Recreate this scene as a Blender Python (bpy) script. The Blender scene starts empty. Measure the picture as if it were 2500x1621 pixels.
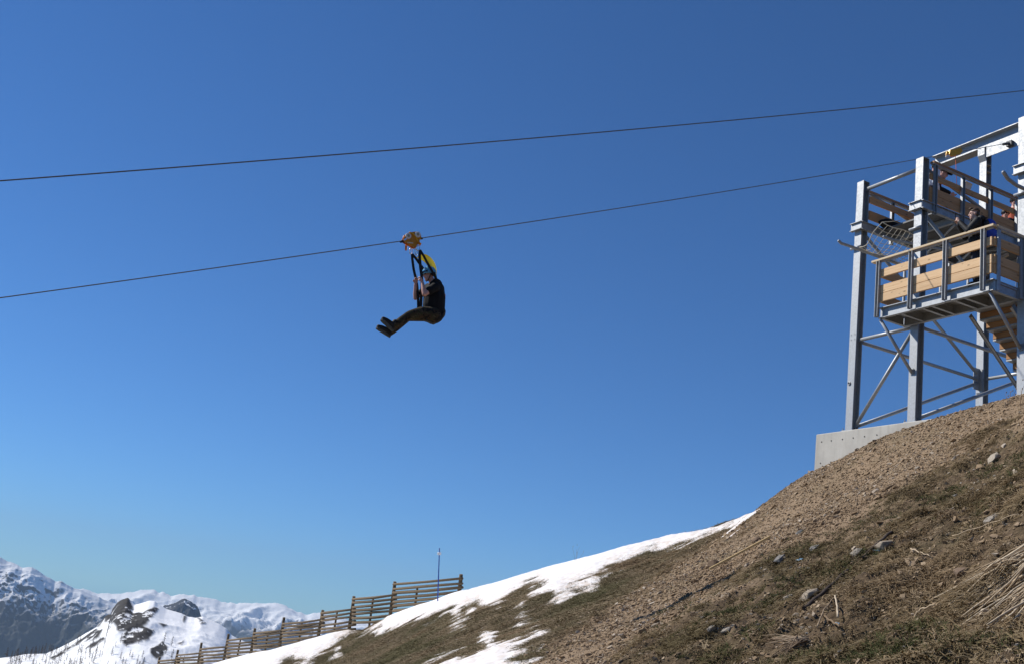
import bpy, math, random
import numpy as np
from mathutils import Vector, Matrix

R = math.radians
random.seed(7)
rng = np.random.default_rng(11)
scene = bpy.context.scene
col = scene.collection

# ------------------------------------------------------------------ camera, sky, sun, exposure
W_, H_ = 2500.0, 1621.0
F_ = 2645.9                      # focal length in photo pixels
PITCH, ROLL = R(15.569), R(7.854)
fw = np.array([0, math.cos(PITCH), math.sin(PITCH)])
up0 = np.array([0, -math.sin(PITCH), math.cos(PITCH)])
rt0 = np.array([1.0, 0, 0])
rv = math.sin(ROLL) * up0 + math.cos(ROLL) * rt0
uv = math.cos(ROLL) * up0 - math.sin(ROLL) * rt0
cam_d = bpy.data.cameras.new('camera')
cam = bpy.data.objects.new('camera', cam_d)
col.objects.link(cam)
cam_d.sensor_width = 36.0
cam_d.lens = 36.0 * F_ / W_
cam_d.clip_start = 0.1
cam_d.clip_end = 80000
cam.matrix_world = Matrix(((rv[0], uv[0], -fw[0], 0), (rv[1], uv[1], -fw[1], 0), (rv[2], uv[2], -fw[2], 0), (0, 0, 0, 1)))
scene.camera = cam

SUN_AZ, SUN_EL = R(-68.0), R(40.7)      # azimuth from +Y, positive towards +X
world = bpy.data.worlds.new('World')
scene.world = world
world.use_nodes = True
wn = world.node_tree
sky = wn.nodes.new('ShaderNodeTexSky')
sky.sky_type = 'NISHITA'
sky.sun_disc = False
sky.sun_elevation = SUN_EL
sky.sun_rotation = SUN_AZ
sky.altitude = 2300
sky.air_density = 1.0
sky.dust_density = 0.0
sky.ozone_density = 4.0
tintn = wn.nodes.new('ShaderNodeMix'); tintn.data_type = 'RGBA'; tintn.blend_type = 'MULTIPLY'; tintn.inputs[0].default_value = 1.0
tintn.inputs[7].default_value = (0.405, 0.74, 1.06, 1)          # thin dry alpine air: deeper blue all over
wn.links.new(sky.outputs[0], tintn.inputs[6])
wn.links.new(tintn.outputs[2], wn.nodes['Background'].inputs[0])
wn.nodes['Background'].inputs[1].default_value = 0.101

sun_d = bpy.data.lights.new('sun', 'SUN')
sun_d.energy = 5.0
sun_d.angle = R(0.53)
sun_d.color = (1.0, 0.95, 0.87)
sun = bpy.data.objects.new('sun', sun_d)
col.objects.link(sun)
sdir = Vector((math.sin(SUN_AZ) * math.cos(SUN_EL), math.cos(SUN_AZ) * math.cos(SUN_EL), math.sin(SUN_EL)))
sun.rotation_euler = sdir.to_track_quat('Z', 'Y').to_euler()
sun.location = sdir * 60

scene.view_settings.view_transform = 'Standard'
scene.view_settings.look = 'None'
scene.view_settings.gamma = 1.0
scene.view_settings.use_curve_mapping = False
scene.view_settings.exposure = 0.0

# ------------------------------------------------------------------ pixel geometry and the tower's own axes
AZA = R(-26.143)
A_ = np.array([math.sin(AZA), math.cos(AZA), 0.0])
S_ = -A_
B_ = np.array([A_[1], -A_[0], 0.0])
Z_ = np.array([0, 0, 1.0])
O_ = np.array([7.944, 24.009, 5.533])          # foot of the tower's left front column
TROT = math.atan2(S_[1], S_[0])

def ray(x, y):
    d = fw * F_ + rv * (x - W_ / 2) - uv * (y - H_ / 2)
    return d / np.linalg.norm(d)

def at(x, y, depth):
    d = fw * F_ + rv * (x - W_ / 2) - uv * (y - H_ / 2)
    return d * (depth / F_)

def projv(P):
    d = P @ fw
    d = np.where(d > 0.3, d, 0.3)
    return W_ / 2 + F_ * (P @ rv) / d, H_ / 2 - F_ * (P @ uv) / d, P @ fw

def tow(s, t, z):
    return O_ + S_ * s + B_ * t + Z_ * z

def on(x, y, axis, val):
    d = ray(x, y)
    n = {'s': S_, 't': B_, 'z': Z_}[axis]
    return d * ((val + O_ @ n) / (d @ n))

# ------------------------------------------------------------------ numpy noise
def _h(ix, iy, seed):
    n = (ix.astype(np.int64) * 374761393 + iy.astype(np.int64) * 668265263 + seed * 982451653) & 0x7fffffff
    n = ((n ^ (n >> 13)) * 1274126177) & 0x7fffffff
    n = ((n ^ (n >> 16)) * 2246822519) & 0x7fffffff
    return (n & 0xffff) / 65535.0

def vnoise(x, y, seed=0):
    ix, iy = np.floor(x), np.floor(y)
    fx, fy = x - ix, y - iy
    fx = fx * fx * fx * (fx * (fx * 6 - 15) + 10)
    fy = fy * fy * fy * (fy * (fy * 6 - 15) + 10)
    a, b = _h(ix, iy, seed), _h(ix + 1, iy, seed)
    c, d = _h(ix, iy + 1, seed), _h(ix + 1, iy + 1, seed)
    return (a * (1 - fx) + b * fx) * (1 - fy) + (c * (1 - fx) + d * fx) * fy * 1.0

def fbm(x, y, octv=4, seed=0, gain=0.5):
    s, a, t = 0, 1.0, 0
    for i in range(octv):
        # turn each octave so the lattice does not show
        ca, sa = math.cos(0.6 + 1.1 * i), math.sin(0.6 + 1.1 * i)
        s = s + a * (vnoise(x * ca - y * sa, x * sa + y * ca, seed + i * 17) - 0.5)
        t += a
        a *= gain
        x, y = x * 2.03, y * 2.03
    return s / t * 2

def ridged(x, y, octv=5, seed=0, gain=0.5):
    s, a, t = 0, 1.0, 0
    for i in range(octv):
        ca, sa = math.cos(0.4 + 1.3 * i), math.sin(0.4 + 1.3 * i)
        n = vnoise(x * ca - y * sa, x * sa + y * ca, seed + i * 13)
        s = s + a * (1 - np.abs(2 * n - 1))
        t += a
        a *= gain
        x, y = x * 2.1, y * 2.1
    return s / t

# ------------------------------------------------------------------ mesh helpers
def tag(o, label=None, cat=None, group=None, kind=None):
    if label: o['label'] = label
    if cat: o['category'] = cat
    if group: o['group'] = group
    if kind: o['kind'] = kind
    return o

def empty(name, loc=(0, 0, 0), rz=0.0, parent=None):
    o = bpy.data.objects.new(name, None)
    o.empty_display_size = 0.1
    col.objects.link(o)
    o.location = loc
    o.rotation_euler = (0, 0, rz)
    if parent: o.parent = parent
    return o

def link_mesh(name, me, mat, parent=None):
    o = bpy.data.objects.new(name, me)
    if mat is not None and not me.materials: me.materials.append(mat)
    col.objects.link(o)
    if parent: o.parent = parent
    return o

def frame_of(d, hint=(0, 0, 1)):
    d = np.asarray(d, float); d = d / np.linalg.norm(d)
    h = np.asarray(hint, float)
    if abs(d @ (h / np.linalg.norm(h))) > 0.97: h = np.array([1.0, 0, 0]) if abs(d[0]) < 0.9 else np.array([0, 1.0, 0])
    u = np.cross(h, d); u /= np.linalg.norm(u)
    v = np.cross(d, u)
    return d, u, v

class MB:
    def __init__(self):
        self.v, self.f, self.s = [], [], []
    def add(self, vs, fs, smooth=False):
        b = len(self.v)
        self.v.extend([tuple(map(float, p)) for p in vs])
        self.f.extend([tuple(i + b for i in f) for f in fs])
        self.s.extend([smooth] * len(fs))
        return self
    def box(self, x0, x1, y0, y1, z0, z1, bev=0.0):
        if bev <= 0:
            vs = [(x, y, z) for x in (x0, x1) for y in (y0, y1) for z in (z0, z1)]
            fs = [(0, 1, 3, 2), (4, 6, 7, 5), (0, 4, 5, 1), (2, 3, 7, 6), (0, 2, 6, 4), (1, 5, 7, 3)]
            return self.add(vs, fs)
        # chamfer along the longest axis
        L = (x1 - x0, y1 - y0, z1 - z0); k = L.index(max(L))
        lo, hi = (x0, y0, z0), (x1, y1, z1)
        a, b = [i for i in range(3) if i != k]
        ring = [(lo[a] + bev, lo[b]), (hi[a] - bev, lo[b]), (hi[a], lo[b] + bev), (hi[a], hi[b] - bev), (hi[a] - bev, hi[b]), (lo[a] + bev, hi[b]), (lo[a], hi[b] - bev), (lo[a], lo[b] + bev)]
        vs = []
        for e in (lo[k], hi[k]):
            for p, q in ring:
                c = [0, 0, 0]; c[k] = e; c[a] = p; c[b] = q; vs.append(c)
        fs = [tuple(range(7, -1, -1)), tuple(range(8, 16))] + [(i, (i + 1) % 8, (i + 1) % 8 + 8, i + 8) for i in range(8)]
        return self.add(vs, fs)
    def bar(self, p0, p1, w, h, hint=(0, 0, 1), off=(0, 0)):
        p0, p1 = np.asarray(p0, float), np.asarray(p1, float)
        d, u, v = frame_of(p1 - p0, hint)
        vs = []
        for p in (p0, p1):
            for a, b in ((-1, -1), (1, -1), (1, 1), (-1, 1)):
                vs.append(p + u * (a * w / 2 + off[0]) + v * (b * h / 2 + off[1]))
        return self.add(vs, [(0, 1, 2, 3)[::-1], (4, 5, 6, 7), (0, 1, 5, 4), (1, 2, 6, 5), (2, 3, 7, 6), (3, 0, 4, 7)])
    def ibeam(self, p0, p1, h, w, tf=0.012, tw=0.008, hint=(0, 0, 1), side=0.0):
        # side shifts the web: +-1 makes a channel
        self.bar(p0, p1, w, tf, hint, (0, h / 2 - tf / 2))
        self.bar(p0, p1, w, tf, hint, (0, -h / 2 + tf / 2))
        self.bar(p0, p1, tw, h - 2 * tf - 0.001, hint, (side * (w / 2 - tw / 2), 0))
        return self
    def tube(self, pts, rad, n=10, caps=True, round_end=False, flat=1.0, hint=(0, 0, 1)):
        P = [np.asarray(p, float) for p in pts]
        m = len(P)
        rr = list(rad) if hasattr(rad, '__len__') else [rad] * m
        if round_end:
            d0 = (P[0] - P[1]); d0 = d0 / np.linalg.norm(d0); d1 = (P[-1] - P[-2]); d1 = d1 / np.linalg.norm(d1)
            pre = [(P[0] + d0 * rr[0] * k, rr[0] * math.sqrt(max(0, 1 - k * k))) for k in (0.94, 0.7, 0.38)]
            post = [(P[-1] + d1 * rr[-1] * k, rr[-1] * math.sqrt(max(0, 1 - k * k))) for k in (0.38, 0.7, 0.94)]
            P = [p for p, r in pre] + P + [p for p, r in post]
            rr = [r for p, r in pre] + rr + [r for p, r in post]
            m = len(P)
        vs = []
        pu = None
        for i in range(m):
            d = P[min(i + 1, m - 1)] - P[max(i - 1, 0)]
            if np.linalg.norm(d) < 1e-9: d = np.array([0, 0, 1.0])
            d = d / np.linalg.norm(d)
            if pu is None:
                d, u, v = frame_of(d, hint)
            else:
                u = pu - d * (pu @ d); u /= np.linalg.norm(u); v = np.cross(d, u)
            pu = u
            for k in range(n):
                a = 2 * math.pi * k / n
                vs.append(P[i] + u * (math.cos(a) * rr[i]) + v * (math.sin(a) * rr[i] * flat))
        fs = [(i * n + k, i * n + (k + 1) % n, (i + 1) * n + (k + 1) % n, (i + 1) * n + k) for i in range(m - 1) for k in range(n)]
        self.add(vs, fs, True)
        if caps:
            b = len(self.v) - len(vs)
            self.f.append(tuple(b + k for k in range(n - 1, -1, -1))); self.s.append(False)
            self.f.append(tuple(b + (m - 1) * n + k for k in range(n))); self.s.append(False)
        return self
    def ellipsoid(self, c, r, axes=None, n=14, m=9):
        c = np.asarray(c, float)
        ax = np.eye(3) if axes is None else np.asarray(axes, float)
        vs = [c + ax[2] * r[2]]
        for i in range(1, m):
            th = math.pi * i / m
            for k in range(n):
                a = 2 * math.pi * k / n
                vs.append(c + ax[0] * (r[0] * math.sin(th) * math.cos(a)) + ax[1] * (r[1] * math.sin(th) * math.sin(a)) + ax[2] * (r[2] * math.cos(th)))
        vs.append(c - ax[2] * r[2])
        fs = [(0, 1 + k, 1 + (k + 1) % n) for k in range(n)]
        for i in range(m - 2):
            for k in range(n):
                a = 1 + i * n + k; b = 1 + i * n + (k + 1) % n
                fs.append((a, a + n, b + n, b))
        l = len(vs) - 1
        fs += [(l, 1 + (m - 2) * n + (k + 1) % n, 1 + (m - 2) * n + k) for k in range(n)]
        return self.add(vs, fs, True)
    def prism(self, poly, d, hole=None):
        # poly: list of 3-D points in one plane, d: thickness vector
        n = len(poly); d = np.asarray(d, float)
        vs = [np.asarray(p, float) for p in poly] + [np.asarray(p, float) + d for p in poly]
        return self.add(vs, [tuple(range(n - 1, -1, -1)), tuple(range(n, 2 * n))] + [(i, (i + 1) % n, (i + 1) % n + n, i + n) for i in range(n)])
    def lathe(self, c, axis, prof, n=20):
        # prof: list of (distance along axis, radius)
        c = np.asarray(c, float)
        d, u, v = frame_of(axis)
        vs = []
        for (h, r) in prof:
            for k in range(n):
                a = 2 * math.pi * k / n
                vs.append(c + d * h + u * (r * math.cos(a)) + v * (r * math.sin(a)))
        m = len(prof)
        fs = [(i * n + k, i * n + (k + 1) % n, (i + 1) * n + (k + 1) % n, (i + 1) * n + k) for i in range(m - 1) for k in range(n)]
        fs += [tuple(range(n - 1, -1, -1)), tuple((m - 1) * n + k for k in range(n))]
        return self.add(vs, fs, False)
    def mesh(self, name):
        me = bpy.data.meshes.new(name)
        me.from_pydata(self.v, [], self.f)
        me.polygons.foreach_set('use_smooth', self.s)
        me.update()
        return me
    def build(self, name, mat, parent=None):
        return link_mesh(name, self.mesh(name), mat, parent)

def grid_mesh(name, V, ny, nx, smooth=True, keep=None):
    # V: (ny*nx,3)
    i = np.arange((ny - 1) * (nx - 1))
    r, c = i // (nx - 1), i % (nx - 1)
    a = r * nx + c
    q = np.stack([a, a + 1, a + nx + 1, a + nx], 1)
    if keep is not None:
        q = q[keep[q].any(1)]
        used = np.zeros(len(V), bool); used[q.ravel()] = True
        mp = np.cumsum(used) - 1
        V = V[used]; q = mp[q]
    else:
        used = np.ones(len(V), bool)
    me = bpy.data.meshes.new(name)
    me.vertices.add(len(V)); me.vertices.foreach_set('co', V.astype(np.float32).ravel())
    me.loops.add(len(q) * 4); me.loops.foreach_set('vertex_index', q.astype(np.int32).ravel())
    me.polygons.add(len(q)); me.polygons.foreach_set('loop_start', (np.arange(len(q)) * 4).astype(np.int32))
    me.polygons.foreach_set('use_smooth', np.full(len(q), smooth))
    me.update(calc_edges=True)
    return me, used

def set_attr(me, name, vals):
    a = me.attributes.new(name, 'FLOAT', 'POINT')
    a.data.foreach_set('value', np.asarray(vals, np.float32))

# ------------------------------------------------------------------ materials
def mat_new(name, rough=0.6, metallic=0.0, spec=0.5):
    m = bpy.data.materials.new(name); m.use_nodes = True
    b = m.node_tree.nodes['Principled BSDF']
    b.inputs['Roughness'].default_value = rough
    b.inputs['Metallic'].default_value = metallic
    b.inputs['Specular IOR Level'].default_value = spec
    return m, m.node_tree, b

def nd(t, typ, **kw):
    n = t.nodes.new(typ)
    for k, v in kw.items():
        if k in n.inputs: n.inputs[k].default_value = v
        else: setattr(n, k, v)
    return n

def noise(t, scale, detail=4, rough=0.55, vec=None, dist=0.0):
    n = t.nodes.new('ShaderNodeTexNoise')
    n.inputs['Scale'].default_value = scale; n.inputs['Detail'].default_value = detail
    n.inputs['Roughness'].default_value = rough; n.inputs['Distortion'].default_value = dist
    if vec is not None: t.links.new(vec, n.inputs['Vector'])
    return n.outputs['Fac']

def ramp(t, fac, stops):
    r = t.nodes.new('ShaderNodeValToRGB')
    while len(r.color_ramp.elements) < len(stops): r.color_ramp.elements.new(0.5)
    for e, (p, c) in zip(r.color_ramp.elements, stops):
        e.position = p
        e.color = (c, c, c, 1) if not hasattr(c, '__len__') else (*c[:3], 1)
    t.links.new(fac, r.inputs[0])
    return r.outputs[0]

def mixc(t, fac, a, b, mode='MIX'):
    m = t.nodes.new('ShaderNodeMix'); m.data_type = 'RGBA'; m.blend_type = mode
    for val, idx in ((fac, 0), (a, 6), (b, 7)):
        if hasattr(val, 'links') or hasattr(val, 'is_linked'): t.links.new(val, m.inputs[idx])
        elif idx == 0: m.inputs[0].default_value = val
        else: m.inputs[idx].default_value = (*val[:3], 1)
    return m.outputs[2]

def math_(t, op, a, b=None, c=None):
    m = t.nodes.new('ShaderNodeMath'); m.operation = op
    for i, v in enumerate((a, b, c)):
        if v is None: continue
        if hasattr(v, 'is_linked'): t.links.new(v, m.inputs[i])
        else: m.inputs[i].default_value = v
    return m.outputs[0]

def coords(t, kind='Object', scale=None):
    c = t.nodes.new('ShaderNodeTexCoord').outputs[kind]
    if scale is None: return c
    mp = t.nodes.new('ShaderNodeMapping'); mp.inputs['Scale'].default_value = scale
    t.links.new(c, mp.inputs[0])
    return mp.outputs[0]

def bump(t, b, h, strength=0.4, dist=0.01):
    n = t.nodes.new('ShaderNodeBump'); n.inputs['Strength'].default_value = strength; n.inputs['Distance'].default_value = dist
    t.links.new(h, n.inputs['Height']); t.links.new(n.outputs[0], b.inputs['Normal'])
    return n

def attr(t, name):
    a = t.nodes.new('ShaderNodeAttribute'); a.attribute_name = name
    return a.outputs['Fac']

def simple(name, c, rough=0.6, metallic=0.0, var=0.15, scale=20.0, bmp=0.0, spec=0.4):
    m, t, b = mat_new(name, rough, metallic, spec)
    f = noise(t, scale, 5, 0.6, coords(t))
    lo = tuple(x * (1 - var) for x in c); hi = tuple(min(1, x * (1 + var)) for x in c)
    t.links.new(ramp(t, f, [(0.3, lo), (0.7, hi)]), b.inputs['Base Color'])
    if bmp: bump(t, b, f, bmp, 0.01)
    return m

def make_galv():
    m, t, b = mat_new('galvanised_steel', 0.5, 0.55, 0.5)
    c = coords(t)
    vor = t.nodes.new('ShaderNodeTexVoronoi'); vor.inputs['Scale'].default_value = 28; t.links.new(c, vor.inputs['Vector'])
    sp = t.nodes.new('ShaderNodeSeparateColor'); t.links.new(vor.outputs['Color'], sp.inputs[0])
    n1 = noise(t, 3.0, 5, 0.6, coords(t, 'Object', (2, 2, 0.5)))
    f = math_(t, 'ADD', math_(t, 'MULTIPLY', sp.outputs[0], 0.35), math_(t, 'MULTIPLY', n1, 0.65))
    t.links.new(ramp(t, f, [(0.25, (0.315, 0.33, 0.345)), (0.5, (0.355, 0.37, 0.385)), (0.75, (0.40, 0.415, 0.425))]), b.inputs['Base Color'])
    t.links.new(ramp(t, f, [(0.2, 0.62), (0.8, 0.42)]), b.inputs['Roughness'])
    bump(t, b, n1, 0.08, 0.004)
    return m

def make_wood(name, light, dark, axis='x', knots=True, rough=0.65):
    m, t, b = mat_new(name, rough, 0, 0.3)
    sc = {'x': (1.2, 26, 26), 'y': (26, 1.2, 26), 'z': (26, 26, 1.2)}[axis]
    oi = t.nodes.new('ShaderNodeObjectInfo')
    c0 = coords(t)
    ad = t.nodes.new('ShaderNodeVectorMath'); ad.operation = 'ADD'
    t.links.new(c0, ad.inputs[0])
    cm = t.nodes.new('ShaderNodeCombineXYZ')
    for i in range(3): t.links.new(math_(t, 'MULTIPLY', oi.outputs['Random'], 37.0 + 11 * i), cm.inputs[i])
    t.links.new(cm.outputs[0], ad.inputs[1])
    mp = t.nodes.new('ShaderNodeMapping'); mp.inputs['Scale'].default_value = sc; t.links.new(ad.outputs[0], mp.inputs[0])
    g = noise(t, 1.0, 6, 0.65, mp.outputs[0], 0.6)
    base = ramp(t, g, [(0.3, dark), (0.62, light)])
    tint = ramp(t, oi.outputs['Random'], [(0.0, (0.86, 0.84, 0.8)), (1.0, (1.06, 1.05, 1.02))])
    base = mixc(t, 1.0, base, tint, 'MULTIPLY')
    if knots:
        v = t.nodes.new('ShaderNodeTexVoronoi'); v.inputs['Scale'].default_value = 1.0
        mk = t.nodes.new('ShaderNodeMapping'); mk.inputs['Scale'].default_value = {'x': (3.4, 7, 7), 'y': (7, 3.4, 7), 'z': (7, 7, 3.4)}[axis]
        t.links.new(ad.outputs[0], mk.inputs[0]); t.links.new(mk.outputs[0], v.inputs['Vector'])
        kf = ramp(t, v.outputs['Distance'], [(0.08, 1.0), (0.17, 0.0)])
        base = mixc(t, math_(t, 'MULTIPLY', kf, 0.75), base, tuple(x * 0.35 for x in dark))
    t.links.new(base, b.inputs['Base Color'])
    bump(t, b, g, 0.25, 0.003)
    return m

def make_concrete():
    m, t, b = mat_new('concrete', 0.85, 0, 0.25)
    c = coords(t)
    n1 = noise(t, 1.4, 6, 0.6, c); n2 = noise(t, 30, 4, 0.7, c)
    base = ramp(t, n1, [(0.3, (0.40, 0.38, 0.34)), (0.55, (0.50, 0.48, 0.43)), (0.75, (0.57, 0.55, 0.50))])
    streak = noise(t, 1.0, 5, 0.6, coords(t, 'Object', (9, 9, 0.7)))
    base = mixc(t, ramp(t, streak, [(0.5, 0.0), (0.75, 0.45)]), base, (0.30, 0.28, 0.25))
    base = mixc(t, ramp(t, n2, [(0.62, 0.0), (0.72, 0.4)]), base, (0.2, 0.19, 0.17))
    t.links.new(base, b.inputs['Base Color'])
    bump(t, b, n2, 0.3, 0.006)
    return m

M = {}
M['galv'] = make_galv()
M['grating'] = simple('steel_grating', (0.13, 0.135, 0.14), 0.6, 0.4, 0.2, 40)
M['spruce'] = make_wood('fresh_spruce', (0.83, 0.58, 0.345), (0.66, 0.42, 0.215))
M['shaded_stair_board'] = make_wood('shaded_stair_board', (0.44, 0.23, 0.10), (0.30, 0.15, 0.06))  # darker than the spruce: the balcony's shade is put into the board colour
M['spruce_y'] = make_wood('fresh_spruce_cross', (0.70, 0.44, 0.23), (0.52, 0.30, 0.135), 'y')
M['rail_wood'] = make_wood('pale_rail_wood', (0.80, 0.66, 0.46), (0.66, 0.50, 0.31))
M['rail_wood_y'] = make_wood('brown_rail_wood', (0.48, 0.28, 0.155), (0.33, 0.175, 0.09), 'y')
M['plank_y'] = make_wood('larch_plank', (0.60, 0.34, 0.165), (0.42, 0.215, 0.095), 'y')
M['weathered'] = make_wood('weathered_wood', (0.22, 0.165, 0.105), (0.11, 0.078, 0.048), 'x', False, 0.85)
M['concrete'] = make_concrete()
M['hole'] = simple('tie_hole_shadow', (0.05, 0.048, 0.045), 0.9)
M['cable'] = simple('steel_cable', (0.15, 0.155, 0.165), 0.5, 0.5, 0.3, 60)
M['black_rubber'] = simple('black_rubber', (0.012, 0.012, 0.013), 0.6)
M['orange'] = simple('anodised_orange', (0.68, 0.24, 0.015), 0.32, 0.4, 0.15, 30)
M['yellow_metal'] = simple('yellow_paint', (0.72, 0.38, 0.02), 0.4, 0.1, 0.12, 20)
M['wheel_white'] = simple('white_nylon', (0.72, 0.69, 0.66), 0.5, 0, 0.08, 40)
M['brass'] = simple('bearing_metal', (0.42, 0.33, 0.20), 0.35, 0.8, 0.1, 40)
M['chrome'] = simple('bright_aluminium', (0.75, 0.76, 0.78), 0.25, 0.9, 0.05, 40)
M['webbing'] = simple('black_webbing', (0.011, 0.011, 0.014), 0.8, 0, 0.3, 90, 0.2)
M['tan_label'] = simple('strap_label', (0.55, 0.45, 0.36), 0.8, 0, 0.35, 60)
M['skin'] = simple('skin', (0.62, 0.33, 0.25), 0.5, 0, 0.08, 25)
M['skin_pale'] = simple('skin_pale', (0.60, 0.35, 0.27), 0.5, 0, 0.08, 25)
M['hair_brown'] = simple('brown_hair', (0.075, 0.04, 0.02), 0.55, 0, 0.5, 120, 0.4)
M['black_cloth'] = simple('black_cotton', (0.0045, 0.0045, 0.005), 0.9, 0, 0.35, 12, 0.3)
M['jacket'] = simple('black_jacket', (0.007, 0.007, 0.008), 0.65, 0, 0.4, 10, 0.4)
M['navy'] = simple('navy_cloth', (0.012, 0.016, 0.035), 0.8, 0, 0.3, 10, 0.3)
M['jeans'] = simple('blue_jeans', (0.05, 0.08, 0.16), 0.9, 0, 0.3, 20)
M['shirt_white'] = simple('white_shirt', (0.62, 0.65, 0.70), 0.8, 0, 0.1, 14)
M['shoe'] = simple('dark_shoe', (0.007, 0.008, 0.009), 0.7, 0, 0.3, 40, 0.3)
M['sole'] = simple('grey_sole', (0.075, 0.078, 0.073), 0.85, 0, 0.5, 60, 0.4)
M['lens'] = simple('dark_glass', (0.006, 0.006, 0.007), 0.08, 0, 0.1, 5, 0, 0.8)
M['helmet_blue'] = simple('light_blue_plastic', (0.12, 0.40, 0.62), 0.28, 0, 0.08, 8)
M['blue_pack'] = simple('royal_blue_nylon', (0.02, 0.06, 0.40), 0.6, 0, 0.25, 14, 0.3)
M['dark_pack'] = simple('dark_pack_nylon', (0.03, 0.028, 0.028), 0.7, 0, 0.3, 14, 0.3)
M['red_cloth'] = simple('orange_red_webbing', (0.55, 0.10, 0.04), 0.7, 0, 0.2, 30)
M['phone'] = simple('phone_black', (0.008, 0.008, 0.01), 0.2)
M['white_plastic'] = simple('white_plastic', (0.7, 0.72, 0.75), 0.45, 0, 0.05, 8)
M['rope'] = simple('cream_rope', (0.62, 0.57, 0.46), 0.9, 0, 0.15, 80)
M['blue_pole'] = simple('blue_pole_paint', (0.015, 0.06, 0.36), 0.45, 0, 0.1, 8)
M['litter'] = simple('blue_plastic_scrap', (0.22, 0.40, 0.55), 0.4, 0, 0.2, 14)

def make_camo():
    m, t, b = mat_new('camouflage_cotton', 0.9, 0, 0.2)
    c = coords(t)
    n = noise(t, 11, 2, 0.5, c, 0.8)
    base = ramp(t, n, [(0.36, (0.014, 0.012, 0.010)), (0.44, (0.055, 0.034, 0.020)), (0.52, (0.036, 0.038, 0.018)), (0.60, (0.085, 0.060, 0.038)), (0.66, (0.022, 0.017, 0.013))])
    for e in t.nodes: 
        if e.type == 'VALTORGB': e.color_ramp.interpolation = 'CONSTANT'
    t.links.new(base, b.inputs['Base Color'])
    bump(t, b, noise(t, 16, 4, 0.6, c), 0.5, 0.02)
    return m
M['camo'] = make_camo()

def make_yellow_cloth():
    m, t, b = mat_new('yellow_nylon', 0.6, 0, 0.3)
    n = noise(t, 6, 4, 0.6, coords(t))
    c = ramp(t, n, [(0.3, (0.74, 0.62, 0.06)), (0.7, (0.86, 0.80, 0.26))])
    t.links.new(c, b.inputs['Base Color'])
    tr = t.nodes.new('ShaderNodeBsdfTranslucent'); t.links.new(c, tr.inputs[0])
    mx = t.nodes.new('ShaderNodeMixShader'); mx.inputs[0].default_value = 0.45
    out = t.nodes['Material Output']
    t.links.new(b.outputs[0], mx.inputs[1]); t.links.new(tr.outputs[0], mx.inputs[2]); t.links.new(mx.outputs[0], out.inputs[0])
    bump(t, b, noise(t, 14, 3, 0.5, coords(t)), 0.5, 0.02)
    return m
M['yellow_cloth'] = make_yellow_cloth()

def make_inst(name, stops, rough=0.9, var=0.5, scale=30.0, patch=None):
    # colour picked at random for every instance, mottled by noise
    m, t, b = mat_new(name, rough, 0, 0.1)
    oi = t.nodes.new('ShaderNodeObjectInfo')
    c = ramp(t, oi.outputs['Random'], stops)
    if patch is not None:
        pn = noise(t, 0.35, 4, 0.6, oi.outputs['Location'])
        c = mixc(t, ramp(t, pn, [(0.38, 0.75), (0.50, 0.0)]), c, patch[0]); c = mixc(t, ramp(t, pn, [(0.54, 0.0), (0.68, 0.7)]), c, patch[1])
    n = noise(t, scale, 4, 0.65, coords(t))
    c = mixc(t, 1.0, c, ramp(t, n, [(0.25, (1 - var,) * 3), (0.75, (1 + var * 0.35,) * 3)]), 'MULTIPLY')
    t.links.new(c, b.inputs['Base Color'])
    bump(t, b, n, 0.5, 0.004)
    return m
M['pebble'] = make_inst('pebble', [(0.0, (0.27, 0.185, 0.11)), (0.35, (0.40, 0.29, 0.18)), (0.65, (0.34, 0.24, 0.15)), (0.85, (0.50, 0.39, 0.27)), (0.97, (0.55, 0.47, 0.38))], 0.9, 0.5, 30.0, ((0.24, 0.165, 0.10), (0.44, 0.33, 0.215)))
M['stone'] = make_inst('loose_stone', [(0.0, (0.30, 0.24, 0.18)), (0.4, (0.43, 0.37, 0.29)), (0.8, (0.36, 0.32, 0.27)), (1.0, (0.50, 0.44, 0.36))], 0.85, 0.45, 9.0)
M['stone_brown'] = make_inst('brown_stone', [(0.0, (0.20, 0.135, 0.085)), (1.0, (0.28, 0.20, 0.14))], 0.85, 0.45, 9.0)
M['stone_blue'] = make_inst('bluish_stone', [(0.0, (0.24, 0.225, 0.205)), (1.0, (0.33, 0.31, 0.285))], 0.8, 0.4, 9.0)
M['dry_grass'] = make_inst('dry_grass', [(0.0, (0.16, 0.115, 0.062)), (0.4, (0.28, 0.205, 0.115)), (0.75, (0.20, 0.15, 0.080)), (1.0, (0.42, 0.325, 0.21))], 0.85, 0.3, 12, ((0.13, 0.105, 0.05), (0.30, 0.21, 0.125)))
M['far_grass'] = make_inst('matted_olive_grass', [(0.0, (0.15, 0.115, 0.065)), (0.35, (0.245, 0.192, 0.115)), (0.6, (0.18, 0.155, 0.085)), (0.85, (0.31, 0.235, 0.15)), (1.0, (0.44, 0.335, 0.225))], 0.85, 0.3, 12, ((0.135, 0.125, 0.058), (0.33, 0.235, 0.145)))
M['green_grass'] = make_inst('green_grass', [(0.0, (0.055, 0.062, 0.022)), (0.5, (0.075, 0.085, 0.030)), (1.0, (0.12, 0.115, 0.045))], 0.8, 0.3, 12)
M['straw'] = make_inst('bleached_straw', [(0.0, (0.22, 0.155, 0.095)), (0.3, (0.42, 0.315, 0.20)), (0.6, (0.58, 0.455, 0.31)), (1.0, (0.66, 0.55, 0.40))], 0.7, 0.35, 30)
M['twig'] = make_inst('dead_twig', [(0.0, (0.16, 0.11, 0.075)), (0.6, (0.28, 0.20, 0.13)), (1.0, (0.42, 0.33, 0.23))], 0.85, 0.35, 30)
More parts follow.
